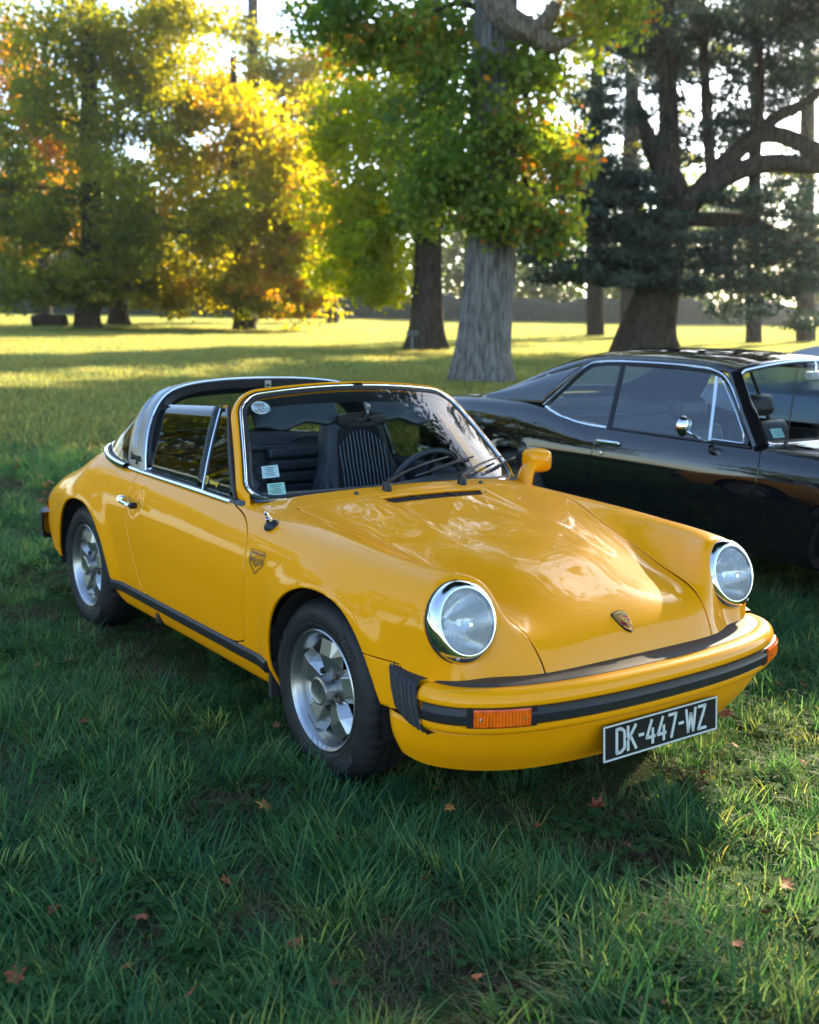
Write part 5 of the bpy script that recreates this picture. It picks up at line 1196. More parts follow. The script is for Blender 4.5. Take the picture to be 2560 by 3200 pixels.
for nm, x_, zz in (('front_bumper', .97, .52), ('rear_bumper', -4.21, .52)):
    pth = curve(np.array([(x_-BX-.25*np.sign(x_+1.5), -.90, zz), (x_-BX-.06*np.sign(x_+1.5), -.86, zz), (x_-BX, -.6, zz), (x_-BX+.02*np.sign(x_+1.5), 0, zz), (x_-BX, .6, zz), (x_-BX-.06*np.sign(x_+1.5), .86, zz), (x_-BX-.25*np.sign(x_+1.5), .90, zz)]), 40); MB().tube(pth, .045, 10, flat=(.5, 1.3)).obj(nm, M_chrome, bc)
for s in (-1, 1):
    MB().lathe([(.09, 0), (.085, .02), (0, .03)], 24, 'x', (.965-BX, s*.66, .66)).obj('headlight', M_lens, bc)
    o = MB().box((-4.185-BX, s*.62, .68), (.02, .30, .10)).obj('tail_lamp', M_red, bc)

# ================================================================== third car, only its roof shows past the black coupe
GX, GY = -2.5, 7.1
gc = thing('grey_saloon', 'silver grey saloon parked beyond the black coupe with only its roof edge showing', 'car', (GX, GY, gz(GX, GY)))
M_grey = mat('silver_paint', (.20, .22, .25), .35, .3, 1.0, .02)
pf = [(-2.15, .42, .80), (-2.05, .78, .90), (-1.4, .86, .94), (-.4, .87, .93), (.9, .85, .90), (1.75, .78, .80), (2.1, .45, .72)]
Gn = [[(x_, s_*wv*.97, zb) for s_, wv, zb in ((-1, w_-.05, .22), (-1, w_, .45), (-1, w_, .68), (-1, w_-.06, zt), (-1, w_*.5, zt+.02))]+[(x_, 0, zt+.03)]+[(x_, wv*.97, zb) for wv, zb in ((w_*.5, zt+.02), (w_-.06, zt), (w_, .68), (w_, .45), (w_-.05, .22))] for x_, w_, zt in pf]
o = MB().grid(net_m(np.array(Gn, float), 60, 50, it=3)).obj('body', M_grey, gc); mod_solid(o, .02, 1)
rf = [(-1.55, .70, .95), (-1.05, .64, 1.27), (-.6, .60, 1.375), (.1, .60, 1.385), (.55, .62, 1.33), (1.15, .72, .95)]
Gn = [[(x_, -w_, zt-.10 if 1.0 < zt else zt-.04), (x_, -w_+.03, zt-.03), (x_, -w_*.6, zt+.01), (x_, 0, zt+.02), (x_, w_*.6, zt+.01), (x_, w_-.03, zt-.03), (x_, w_, zt-.10 if 1.0 < zt else zt-.04)] for x_, w_, zt in rf]
Nn_ = net_m(np.array(Gn, float), 40, 30, it=3); o = MB().grid(Nn_[8:31]).obj('roof', M_grey, gc); mod_solid(o, .02, 1)
MB().grid(Nn_[:9]).obj('rear_window', M_glass_b, gc); MB().grid(Nn_[30:]).obj('windscreen', M_glass_b, gc)
for s in (-1, 1):
    e = Nn_[4:36, 0 if s < 0 else -1]; MB().grid(np.array([[p, (p[0]*1.08, s*.80, .90)] for p in e])).obj('side_window', M_glass_b, gc)
    for x_ in (-1.30, 1.30):
        wg = sub_empty('wheel', gc, (x_, s*.80, .31), 0 if s < 0 else math.pi); MB().lathe([(.19, .0), (.25, -.012), (.30, .01), (.31, .05), (.31, .17), (.19, .19)], 40).obj('tyre', M_tyre, wg); MB().lathe([(.195, 0), (.18, .03), (.06, .02), (0, .015)], 32).obj('rim', M_alloy, wg)
# ================================================================== trees
def bark_mat(name, c1, c2, sc_=1.0, moss=False):
    m = bpy.data.materials.new(name); m.use_nodes = True; n = m.node_tree; b = n.nodes['Principled BSDF']; b.inputs['Roughness'].default_value = .95; b.inputs['Specular IOR Level'].default_value = .1
    tc = n.nodes.new('ShaderNodeTexCoord'); mp = n.nodes.new('ShaderNodeMapping'); mp.inputs['Scale'].default_value = (9*sc_, 9*sc_, 1.1*sc_); n.links.new(tc.outputs['Object'], mp.inputs[0])
    nz = n.nodes.new('ShaderNodeTexNoise'); nz.inputs['Scale'].default_value = 1.6; nz.inputs['Detail'].default_value = 8; nz.inputs['Roughness'].default_value = .65; n.links.new(mp.outputs[0], nz.inputs['Vector'])
    rp = n.nodes.new('ShaderNodeValToRGB'); e = rp.color_ramp.elements; e[0].position = .38; e[0].color = (*c1, 1); e[1].position = .62; e[1].color = (*c2, 1); n.links.new(nz.outputs['Fac'], rp.inputs[0])
    n.links.new(rp.outputs[0], b.inputs['Base Color'])
    bp = n.nodes.new('ShaderNodeBump'); bp.inputs['Strength'].default_value = 1; bp.inputs['Distance'].default_value = .05; n.links.new(nz.outputs['Fac'], bp.inputs['Height']); n.links.new(bp.outputs[0], b.inputs['Normal'])
    return m
M_bark_grey = bark_mat('grey_bark', (.070, .066, .062), (.25, .238, .222), 1.2)
M_bark_brown = bark_mat('brown_bark', (.030, .024, .018), (.095, .075, .055), 1.0)
M_bark_dead = bark_mat('dead_wood', (.09, .065, .045), (.27, .21, .15), 1.5)
C_green = [(0, (.022, .055, .012)), (.5, (.045, .095, .018)), (.85, (.085, .125, .022)), (1, (.15, .15, .03))]
C_lime = [(0, (.060, .105, .014)), (.5, (.13, .175, .018)), (1, (.23, .225, .025))]
C_gold = [(0, (.10, .115, .012)), (.45, (.21, .200, .016)), (.85, (.32, .265, .018)), (1, (.38, .18, .016))]
C_olive = [(0, (.045, .080, .016)), (.5, (.11, .135, .018)), (1, (.21, .19, .022))]
C_orange = [(0, (.13, .09, .018)), (.5, (.24, .13, .020)), (1, (.30, .11, .022))]
C_cedar = [(0, (.020, .042, .032)), (.6, (.040, .072, .054)), (1, (.075, .105, .066))]
C_maple = [(0, (.035, .080, .018)), (.6, (.075, .135, .024)), (.9, (.15, .165, .028)), (1, (.28, .15, .03))]
LM = {k: leaf_mat('leaves_'+k, c, t, .5, obj_random='attr', spec=s_, tv=tv_, hue=h_) for k, c, t, s_, tv_, h_ in (('green', C_green, .5, .3, 3.2, .46), ('lime', C_lime, .6, .3, 3.6, .47), ('gold', C_gold, .6, .3, 2.3, .498), ('olive', C_olive, .56, .3, 3.0, .475), ('orange', C_orange, .6, .3, 2.4, .5), ('cedar', C_cedar, .15, .3, 2.4, .48), ('maple', C_maple, .52, .3, 3.4, .465))}
def leaves(clumps, size, kind, parent, per=26, flat=.55, name='crown', sub=1.0, needle=False, seed=0):
    """clumps: (centre xyz, radii along right/forward/up, leaf count, tone bias)"""
    r = np.random.default_rng(seed+11); Cs, tones = [], []
    for c, rad, n, tb in clumps:
        k = max(1, int(n/per)); nl = 11; lo = r.normal(size=(nl, 3)); lo /= np.linalg.norm(lo, axis=1)[:, None]; lo *= r.uniform(.25, 1.0, nl)[:, None]; lt = r.normal(0, .16, nl)
        li = r.integers(0, nl, k); q = lo[li]+r.normal(size=(k, 3))*.24*r.uniform(.6, 1.4, nl)[li][:, None]
        ctr = np.asarray(c)+q[:, :1]*rad[0]*np.r_[RH, 0]+q[:, 1:2]*rad[1]*np.r_[FH, 0]+q[:, 2:]*rad[2]*np.array((0, 0, 1.0))
        t = tb+lt[li]+r.normal(0, .12, k); cl = .24*np.mean(rad)**.5*sub
        for a in range(k):
            m = per; Cs.append(ctr[a]+r.normal(size=(m, 3))*np.array((cl, cl, cl*flat))); tones.append(t[a]+r.normal(0, .10, m))
    C = np.vstack(Cs); tn = np.clip(np.concatenate(tones), 0, 1); n = len(C)
    a = r.normal(size=(n, 3)); 
    if needle: a[:, 2] -= .35
    else: a[:, 2] -= .5
    a /= np.linalg.norm(a, axis=1)[:, None]; b_ = np.cross(a, r.normal(size=(n, 3))); b_ /= np.linalg.norm(b_, axis=1)[:, None]
    L = size*r.uniform(.6, 1.3, n)[:, None]; asp = .16 if needle else .42
    nrm = np.cross(a, b_)
    V = np.stack([C-a*L*.5, C+b_*L*asp-a*L*.05+nrm*L*.06, C+a*L*.55, C-b_*L*asp-a*L*.05+nrm*L*.06], 1).reshape(-1, 3)
    F = np.arange(4*n).reshape(n, 4)
    if parent is not None: V = V-np.array(parent.location)
    o = fast_obj(name, V, F, LM[kind], parent)
    at = o.data.attributes.new('tone', 'FLOAT', 'POINT'); at.data.foreach_set('value', np.repeat(tn, 4).astype(np.float32))
    return o
def trunk(path, rad, m, parent, name='trunk', n=20, flare=0.0, rough=.06, seed=0, per=10):
    P = curve(np.array(path, float), max(14, per*len(path))); k = len(P); r = np.random.default_rng(seed); rr = np.interp(np.linspace(0, 1, k), np.linspace(0, 1, len(rad)), rad)
    a = np.linspace(0, 2*math.pi, n, endpoint=False); T = np.gradient(P, axis=0); T /= np.linalg.norm(T, axis=1)[:, None]; rings = []
    ph = r.uniform(0, 6.28, 6); u = np.array((1.0, 0, 0)) if abs(T[0][2]) > .7 else np.array((0, 0, 1.0))
    for i in range(k):
        s1 = np.cross(T[i], u); s1 /= np.linalg.norm(s1); s2 = np.cross(s1, T[i]); h = np.linalg.norm(P[i]-P[0])
        rid = 1+rough*(np.sin(a*5+ph[0]+h*.3)+.7*np.sin(a*9+ph[1]-h*.5)+.5*np.sin(a*14+ph[2]+h*.8))*.6+rough*.5*math.sin(h*1.7+ph[3])
        if flare: rid = rid+flare*math.exp(-h/(rr[0]*1.15))*(.75+.45*np.sin(a*4+ph[4])+.35*np.sin(a*7+ph[5]))
        rings.append(P[i]+(rr[i]*rid)[:, None]*(np.cos(a)[:, None]*s1+np.sin(a)[:, None]*s2))
    b = MB(); b.grid(np.array(rings), cv=True); b.f += [tuple(range(n))[::-1], tuple(range((k-1)*n, k*n))]
    if parent is not None:
        o_ = np.array(parent.location); b.v = [tuple(np.array(v)-o_) for v in b.v]
    return b.obj(name, m, parent, True, 60)
def ppos(px, py, d): return at_depth(px, py, d)
def mpp(d): return d/2301.0            # metres per photo pixel at distance d
def tree_at(name, label, px, d, group=None):
    p = at_depth(px, 690, d); zz = gz(p[0], p[1]); return thing(name, label, 'tree', (p[0], p[1], zz-.05), 0, group), np.array((p[0], p[1], zz))
def pc(px, py, rx, ry, n, d, depth=None, tone=.5):
    k = mpp(d); return (ppos(px, py, d), (rx*k, (depth if depth else (rx+ry)*.5*k), ry*k), n, tone)

# --- big grey trunk with hanging maple-like leaves
t, b0 = tree_at('maple_tree', 'large tree with wide pale grey ridged trunk and leafy branches hanging over it', 1018, 24.8)
top = ppos(1060, -1000, 24.8); mid = ppos(1040, 300, 24.8); low = ppos(1028, 640, 24.8)
trunk([b0-np.array((0, 0, .3)), b0+np.array((0, 0, .55)), low, mid, top], [.60, .54, .485, .43, .30], M_bark_grey, t, n=48, flare=.55, rough=.045, seed=3, per=14)
b1 = [ppos(1035, -5, 24.4), ppos(1075, 45, 23.9), ppos(1125, 70, 23.6), ppos(1165, 95, 23.5), ppos(1215, 78, 23.4)]
lb = trunk(b1, [.27, .28, .27, .20, .035], M_bark_dead, t, 'broken_limb', 16, rough=.10, seed=5)
trunk([ppos(1110, 75, 23.6), ppos(1145, 50, 23.5), ppos(1172, 5, 23.4)], [.19, .18, .12], M_bark_dead, t, 'broken_limb', 14, rough=.12, seed=6)
cl = [pc(1000, 330, 125, 100, 1400, 24.2, 1.6, .45), pc(930, 400, 100, 75, 1500, 24.3, 1.4, .40), pc(1090, 430, 105, 75, 1600, 24.1, 1.5, .55), pc(1150, 480, 70, 45, 1200, 24.0, 1.0, .68), pc(1060, 250, 150, 85, 950, 24.5, 2.0, .45),
      pc(900, 230, 110, 110, 1900, 25, 2, .40), pc(1110, 290, 85, 80, 1300, 24.1, 1.2, .68), pc(860, 90, 150, 90, 2000, 25.2, 2, .50), pc(1110, 140, 90, 70, 1700, 25.0, 1.5, .62), pc(960, 60, 90, 80, 1500, 25.6, 2, .5), pc(1040, 450, 85, 40, 800, 23.9, .8, .45), pc(1250, 40, 110, 60, 1500, 25.4, 1.6, .7), pc(700, 30, 110, 60, 1800, 25.5, 1.6, .5), pc(1180, 350, 45, 60, 700, 24, .8, .75)]
k = mpp(25); cl += [(b0+np.array((0, 0, zt))+np.r_[RH*s*wd, 0]+np.r_[FH*f*wd, 0], (3.4, 3.2, 2.2), 2400, .5) for zt, wd in ((12.5, 4.2), (16.5, 4.6), (20.5, 3.4)) for s, f in ((-1, 0), (1, 0), (0, 1), (0, -1), (0, 0))]
leaves(cl, .155, 'maple', t, per=18, sub=1.0, seed=1)
for i, (px, py, sx_, sy_) in enumerate(((930, 400, 1035, 300), (1120, 450, 1042, 330), (880, 220, 1045, 180), (1130, 280, 1050, 200), (860, 80, 1050, 40))):
    a = ppos(sx_, sy_, 24.8); c = ppos(px, py, 24.3); trunk([a, (a+c)/2+np.array((0, 0, .5)), c], [.10, .06, .02], M_bark_brown, t, 'limb', 8, seed=20+i)

# --- tree with small sign at its foot
t, b0 = tree_at('lime_tree', 'tall straight tree with brown trunk and bright lime leaves beside the little sign', 898, 42)
trunk([b0-np.array((0, 0, .3)), b0+np.array((0, 0, .6)), ppos(902, 560, 42), ppos(905, 250, 42), ppos(915, -300, 42)], [.60, .52, .44, .38, .25], M_bark_brown, t, n=32, flare=.75, rough=.05, seed=8, per=12)
cl = [pc(790, 300, 100, 90, 3600, 43, 3, .55), pc(740, 430, 85, 90, 4600, 44, 3, .6), pc(800, 500, 85, 75, 4200, 43.5, 3, .45), pc(860, 420, 70, 90, 3200, 41, 2, .25), pc(790, 590, 65, 45, 1700, 43, 2, .65), pc(760, 200, 110, 90, 2800, 43, 3, .5), pc(860, 150, 120, 100, 2200, 43, 3, .35), pc(700, 560, 50, 60, 1200, 45, 2, .7), pc(700, 310, 60, 60, 1800, 45, 2.5, .6), pc(930, 300, 60, 90, 900, 43, 2, .3)]
cl += [(b0+np.array((0, 0, 17.0))+np.r_[RH*s*4, 0]+np.r_[FH*f*3.5, 0], (4, 3.6, 3.0), 2600, .5) for s, f in ((-1, 0), (1, 0), (0, 1), (0, -1))]
leaves(cl, .21, 'lime', t, per=18, sub=.95, seed=2)
for i, (px, py) in enumerate(((760, 430), (800, 300), (820, 500), (940, 330))):
    a = ppos(903, py-60, 42); c = ppos(px, py, 43); trunk([a, (a+c)/2+np.array((0, 0, .6)), c], [.14, .09, .03], M_bark_brown, t, 'limb', 8, seed=30+i)

# --- golden tree with branches down to the lawn
t, b0 = tree_at('golden_tree', 'broad golden yellow tree with foliage sweeping down to the lawn', 515, 68)
trunk([b0-np.array((0, 0, .3)), b0+np.array((0, 0, 1.0)), ppos(512, 560, 68), ppos(500, 330, 68), ppos(490, 120, 68)], [.62, .55, .48, .36, .15], M_bark_brown, t, n=20, flare=.5, seed=9)
cl = [pc(500, 300, 110, 110, 7000, 68, 5, .62), pc(600, 420, 80, 110, 6000, 67, 4, .66), pc(480, 460, 120, 100, 6500, 65.5, 4, .42), pc(590, 560, 95, 80, 5500, 67, 4, .62), pc(470, 600, 100, 55, 4500, 66, 4, .5), pc(640, 500, 45, 100, 2800, 68, 3, .9), pc(400, 380, 80, 110, 4500, 69, 4, .55), pc(560, 330, 70, 70, 3000, 69, 3, .7), pc(640, 610, 50, 40, 1400, 67, 2, .92), pc(560, 625, 110, 35, 2600, 65.5, 3, .55), pc(350, 590, 80, 60, 2800, 66.5, 3, .45), pc(460, 190, 90, 80, 3600, 69, 4, .72), pc(330, 480, 70, 80, 2600, 67, 3, .45)]
leaves(cl, .27, 'gold', t, per=20, sub=.9, seed=3)
vb_ = [ppos(300, 400, 66), ppos(340, 470, 65), ppos(372, 488, 64.5), ppos(410, 470, 64.8), ppos(450, 400, 65.4), ppos(470, 330, 66)]
trunk(vb_, [.13, .16, .17, .15, .11, .05], M_bark_brown, t, 'limb', 8, seed=41)

# --- dark tree at the left with the straight trunk
t, b0 = tree_at('dark_oak_tree', 'dark green tree with straight dark trunk standing in front of orange foliage', 185, 63)
trunk([b0-np.array((0, 0, .3)), b0+np.array((0, 0, .8)), ppos(190, 560, 63), ppos(190, 300, 63), ppos(186, -200, 63)], [.68, .60, .50, .42, .24], M_bark_brown, t, n=24, flare=.55, seed=10, per=12)
cl = [pc(60, 470, 95, 90, 5200, 61, 4, .22), pc(70, 590, 110, 50, 3600, 60.5, 4, .18), pc(250, 330, 110, 90, 4800, 61.5, 4, .45), pc(270, 480, 100, 80, 4200, 62, 4, .38), pc(230, 180, 130, 90, 4600, 63, 4, .5), pc(90, 180, 110, 110, 4200, 62, 4, .32), pc(150, 60, 160, 70, 4000, 63, 4, .5), pc(300, 90, 130, 80, 4000, 64, 4, .6), pc(400, 40, 110, 60, 2600, 64, 4, .6), pc(20, 330, 60, 110, 2600, 61, 3, .2), pc(250, 590, 80, 50, 2400, 62, 3, .4), pc(330, 210, 90, 80, 3200, 64, 4, .6), pc(180, 620, 60, 30, 900, 61, 2, .3)]
cl += [(b0+np.array((0, 0, 22.0))+np.r_[RH*s*5, 0], (5, 5, 3.5), 2600, .5) for s in (-1, 0, 1)]
leaves(cl, .25, 'olive', t, per=20, sub=.9, seed=4)
for i, (px, py, qx, qy) in enumerate(((60, 300, 120, 250), (50, 400, 110, 395), (100, 430, 150, 420), (290, 300, 230, 280), (330, 380, 260, 360), (80, 560, 130, 520))):
    a = ppos(189, qy+25, 63); trunk([a, ppos(qx, qy, 62.4), ppos(px, py, 61.6)], [.13, .09, .03], M_bark_brown, t, 'limb', 8, seed=50+i)
t, b0 = tree_at('orange_maple_tree', 'glowing orange maple behind the straight dark trunk', 95, 82)
trunk([b0-np.array((0, 0, .3)), ppos(95, 500, 82), ppos(100, 150, 82)], [.5, .4, .2], M_bark_brown, t, n=12, flare=.4, seed=11)
leaves([pc(110, 330, 85, 110, 5200, 82, 5, .45), pc(60, 260, 70, 90, 3600, 82, 5, .55), pc(130, 450, 60, 80, 2600, 82, 4, .4), pc(20, 420, 60, 110, 3000, 83, 4, .4), pc(20, 150, 60, 90, 2200, 83, 4, .5)], .33, 'orange', t, per=18, seed=5)
t, b0 = tree_at('leaning_dark_tree', 'short dark trunked tree with olive leaves between two taller trunks', 250, 70)
trunk([b0-np.array((0, 0, .3)), b0+np.array((0, 0, .9)), ppos(247, 600, 70), ppos(235, 450, 70)], [.62, .5, .38, .2], M_bark_brown, t, n=16, flare=.6, seed=12)
leaves([pc(270, 560, 80, 60, 2800, 70, 4, .5), pc(240, 470, 80, 80, 2600, 71, 4, .45), pc(340, 620, 60, 40, 1500, 70, 3, .55)], .28, 'olive', t, per=18, seed=6)
t, b0 = tree_at('thin_pine_tree', 'thin tall trunk rising behind the golden tree with sparse rusty twigs', 530, 88)
trunk([b0-np.array((0, 0, .3)), ppos(531, 400, 88), ppos(533, -150, 88)], [.5, .45, .38], M_bark_brown, t, n=14, seed=13)
leaves([pc(560, 150, 90, 40, 1500, 87, 3, .3), pc(610, 200, 60, 60, 1500, 88, 3, .55), pc(500, 60, 90, 50, 1500, 88, 3, .35), pc(650, 120, 70, 50, 1500, 88, 3, .5), pc(620, 270, 70, 60, 1700, 88, 3, .75)], .30, 'gold', t, per=16, flat=.35, seed=7)
trunk([ppos(533, 185, 88), ppos(560, 190, 87.5), ppos(590, 210, 87)], [.2, .17, .07], M_bark_brown, t, 'limb', 8, seed=14)
t, b0 = tree_at('rust_tree', 'rusty orange tree seen between the golden tree and the lime green leaves', 700, 92)
trunk([b0-np.array((0, 0, .3)), ppos(700, 560, 92), ppos(690, 300, 92)], [.5, .4, .15], M_bark_brown, t, n=12, seed=15)
leaves([pc(660, 370, 55, 50, 1900, 90, 4, .5), pc(690, 470, 45, 80, 1900, 92, 4, .35), pc(720, 580, 45, 30, 1200, 90, 3, .6), pc(700, 250, 80, 70, 2200, 93, 4, .3), pc(700, 130, 80, 80, 1900, 94, 4, .2)], .34, 'orange', t, per=16, seed=8)

# --- cedar with spreading limbs
t, b0 = tree_at('cedar_tree', 'old cedar with massive leaning trunk and dark drooping needle sprays', 1362, 42)
trunk([b0-np.array((0, 0, .3)), b0+np.array((0, 0, .8)), ppos(1388, 600, 42), ppos(1408, 500, 42), ppos(1415, 400, 42), ppos(1370, 300, 42), ppos(1345, 215, 42)], [1.02, .90, .72, .70, .58, .34, .10], M_bark_brown, t, n=28, flare=.55, rough=.06, seed=16, per=10)
limbs = [([(1420, 470), (1460, 420), (1510, 385), (1580, 352), (1660, 345), (1760, 345), (1850, 300)], [.46, .42, .37, .34, .32, .30, .2]),
         ([(1440, 440), (1490, 385), (1550, 320), (1600, 285), (1660, 290), (1730, 320), (1830, 330)], [.40, .36, .33, .31, .30, .28, .15]),
         ([(1600, 290), (1630, 250), (1690, 220), (1760, 150)], [.26, .22, .18, .1]), ([(1420, 460), (1500, 462), (1580, 470), (1660, 500), (1760, 520)], [.30, .28, .26, .2, .1]),
         ([(1400, 520), (1320, 500), (1230, 480), (1150, 470)], [.25, .2, .14, .05]), ([(1385, 420), (1290, 400), (1190, 390), (1110, 400)], [.24, .2, .14, .05]), ([(1500, 395), (1490, 250), (1480, 60), (1470, -120)], [.22, .2, .17, .1]), ([(1590, 420), (1592, 330), (1598, 240), (1600, 60)], [.20, .19, .17, .1])]
for i, (pp, rr) in enumerate(limbs): trunk([ppos(a, c, 41.5+.3*(i % 3)) for a, c in pp], rr, M_bark_brown, t, 'limb', 12, rough=.08, seed=60+i)
cl = []
def spray(px, py, rx, n, tone=.4, dd=0, ry=24): cl.append(pc(px, py, rx, ry, n, 41+dd, 2.2, tone))
for a in [(1150, 400, 110, 2600), (1230, 360, 90, 2000), (1200, 300, 80, 1500), (1300, 420, 90, 2200), (1240, 470, 110, 2600), (1330, 500, 110, 2800), (1290, 550, 100, 2400), (1220, 575, 90, 1600), (1340, 590, 90, 1600), (1390, 470, 60, 1500), (1150, 340, 70, 1200), (1280, 250, 70, 1000), (1250, 200, 60, 800), (1380, 560, 55, 1000), (1180, 540, 80, 1300, .5), (1330, 380, 70, 1400)]: spray(*a[:4], *(a[4:]))
for a in [(1560, 500, 90, 1700), (1640, 540, 90, 1800), (1530, 560, 70, 1300), (1600, 600, 90, 1500, .6), (1680, 600, 70, 1400), (1700, 470, 60, 1100), (1620, 430, 70, 900), (1530, 420, 60, 900), (1690, 680, 40, 500, .7), (1560, 650, 60, 700, .65), (1480, 540, 50, 800), (1450, 610, 40, 500), (1700, 560, 50, 900)]: spray(*a[:4], *(a[4:]))
for a in [(1420, 200, 70, 700), (1540, 180, 60, 600), (1560, 240, 60, 600), (1650, 190, 70, 700), (1690, 90, 60, 600), (1600, 100, 60, 500), (1470, 300, 60, 700), (1450, 100, 80, 700), (1680, 380, 60, 700), (1520, 260, 60, 600), (1400, 300, 50, 700)]: spray(*a[:4], *(a[4:]), dd=2, ry=40)
# wide upper tiers above the frame: they shade the cars
up = []
rq = np.random.default_rng(5)
for zt, rad, n in ((11.5, 8.5, 9), (14.0, 9.0, 11), (16.5, 9.3, 12), (19.0, 9.3, 12), (21.5, 8.5, 10), (24.0, 6.5, 8)):
    for q in range(n):
        a = 2*math.pi*q/n+zt; rr = rad*rq.uniform(.45, 1.0); c = b0+np.array((0, 0, zt))+np.r_[RH*(rr*math.cos(a)+5.2)+FH*rr*math.sin(a), 0]; up.append((c, (2.7, 2.7, .6), 2300, .4))
leaves(cl+up, .26, 'cedar', t, per=26, flat=.35, sub=.85, needle=True, seed=9)
top = [ppos(1412, 430, 42), ppos(1408, 250, 42.2), ppos(1402, 0, 42.4), b0+np.array((.3, .2, 24.5))]
trunk(top, [.40, .34, .27, .08], M_bark_brown, t, 'upper_trunk', 14, seed=75)
# --- tall thin conifers behind the cedar
for i, (px, d, r, label) in enumerate(((1255, 66, .42, 'tall bare trunked conifer behind the hanging maple branches'), (1330, 64, .46, 'tall dark conifer trunk rising over the broken cedar stub'), (1398, 72, .36, 'slender conifer between the cedar and its taller neighbour'), (1590, 60, .34, 'slim upright conifer behind the arching cedar limbs'), (1700, 62, .42, 'tall conifer at the sunlit end of the lawn'))):
    t, b0 = tree_at('conifer_tree', label, px, d, 'tall conifers behind the cedar')
    trunk([b0-np.array((0, 0, .3)), ppos(px, 300, d), ppos(px+6, -60, d)], [r*1.3, r, r*.5], M_bark_brown, t, n=14, seed=80+i)
    rr = np.random.default_rng(90+i); cl = []
    for q in range(16):
        cl.append(pc(px+rr.uniform(-70, 70), rr.uniform(-40, 380), 55, 18, 380, d+rr.uniform(-2, 2), 2, rr.uniform(.2, .7)))
    for zt in np.arange(17, 22, 1.6):
        for q in range(4):
            a = rr.uniform(0, 6.28); w_ = 2.6*(1-(zt-17)/8); cl.append((b0+np.array((w_*math.cos(a), w_*math.sin(a), zt)), (1.8, 1.8, .6), 420, .4))
    leaves(cl, .30, 'cedar' if i % 2 else 'olive', t, per=20, flat=.35, needle=True, seed=10+i)
# --- far wood closing the view, and the trees that stand around the photographer (mirrored in the paint)
r = np.random.default_rng(77)
def wood(name, label, d0, s0, s1, h0, h1, n, size, kinds):
    cl = []
    for s in np.arange(s0, s1, 7.0):
        d = d0+r.uniform(-6, 6); p = fs(d, s+r.uniform(-2, 2)); zb = gz(p[0], p[1]); h = r.uniform(h0, h1)
        for zz in np.linspace(1.5, h, 5): cl.append((np.array((p[0], p[1], zb+zz)), (4.6, 3.0, h/7), n, r.uniform(.2, .7)))
    o = leaves(cl, size, kinds, None, per=24, name=name, seed=int(d0), sub=3.2); o['kind'] = 'stuff'; o['label'] = label; o['category'] = 'wood'; return o
wood('far_wood', 'distant dark wood closing the lawn behind the trees', 135, -75, 95, 9, 16, 620, .75, 'green')
hp_ = []
b = MB(); Gq = []
for s in np.linspace(-80, 100, 91):
    p = fs(120+2*math.sin(s*.2), s); z0 = gz(p[0], p[1]); hh = 2.6+.35*math.sin(s*.7)+.25*math.sin(s*1.9); q = np.r_[FH*1.2, 0]
    Gq.append([p*np.array((1, 1, 0))+np.array((0, 0, z0-.3)), p*np.array((1, 1, 0))+np.array((0, 0, z0+hh*.7)), p*np.array((1, 1, 0))+q*.5+np.array((0, 0, z0+hh)), p*np.array((1, 1, 0))+q*1.5+np.array((0, 0, z0+hh*.6)), p*np.array((1, 1, 0))+q*2+np.array((0, 0, z0-.3))])
o = b.grid(np.array(Gq)).obj('far_hedge', mat('hedge_leaves', (.020, .034, .020), .9, var=(3, .5), bump=(6, 1, .2)), None); tag(o, 'long clipped dark hedge along the far edge of the lawn', 'hedge')
def round_tree(d, s, h, rad, kind, label, z0=None, n=9000, size=.26, name='park_tree', group=None, tr=.35, dense=1.0, seed=0):
    p = fs(d, s); zb = gz(p[0], p[1]); t = thing(name, label, 'tree', (p[0], p[1], zb-.05), 0, group); b0 = np.array((p[0], p[1], zb)); q = np.random.default_rng(seed+200)
    trunk([b0-np.array((0, 0, .3)), b0+np.array((0, 0, 1)), b0+np.array((.2, .1, h*.5)), b0+np.array((.1, .3, h*.9))], [tr*1.25, tr, tr*.7, tr*.15], M_bark_brown, t, n=16, flare=.4, seed=seed)
    z0 = z0 if z0 is not None else h*.25; cl = []
    for k in range(16):
        v = q.normal(size=3); v /= np.linalg.norm(v); c = b0+np.array((v[0]*rad*.62, v[1]*rad*.62, (h+z0)/2+v[2]*(h-z0)*.38)); cl.append((c, (rad*.42, rad*.42, (h-z0)*.16), int(n/16), q.uniform(.25, .8)))
        if k < 8: e = (b0+np.array((0, 0, h*.45))); trunk([e, (e+c)/2+np.array((0, 0, .4)), c], [tr*.4, tr*.25, tr*.08], M_bark_brown, t, 'limb', 7, seed=seed+k)
    leaves(cl, size, kind, t, per=22, seed=seed); return t
G_ = 'trees around the meadow outside the view'
round_tree(15, -25, 10.5, 5.5, 'olive', 'rounded olive tree mirrored in the black car window', group=None, seed=1)
round_tree(27, -31, 12, 6.5, 'olive', 'olive tree next to the rounded olive one', seed=2)
round_tree(3, -27, 12, 6, 'green', 'dark green tree at the open side of the meadow', seed=3)
round_tree(40, -40, 16, 7, 'gold', 'golden tree at the open side of the meadow', seed=4)
round_tree(-10, -46, 13, 7, 'olive', 'wide olive tree behind the photographer', seed=5)
round_tree(-30, -22, 13, 7, 'green', 'dark rounded tree behind the photographer', seed=6)
round_tree(-34, 6, 14, 7, 'olive', 'yellowing tree behind the photographer', seed=7)
round_tree(-24, 30, 14, 7, 'green', 'green tree behind the black car', seed=8)
round_tree(8.5, 7.0, 19, 10.5, 'cedar', 'tall dark tree whose crown overhangs the parked cars', z0=9.0, n=64000, size=.31, tr=.5, seed=9)
round_tree(32, 31, 22, 8, 'green', 'tall dense tree shading the parked cars', z0=5, n=26000, size=.30, tr=.6, seed=10)
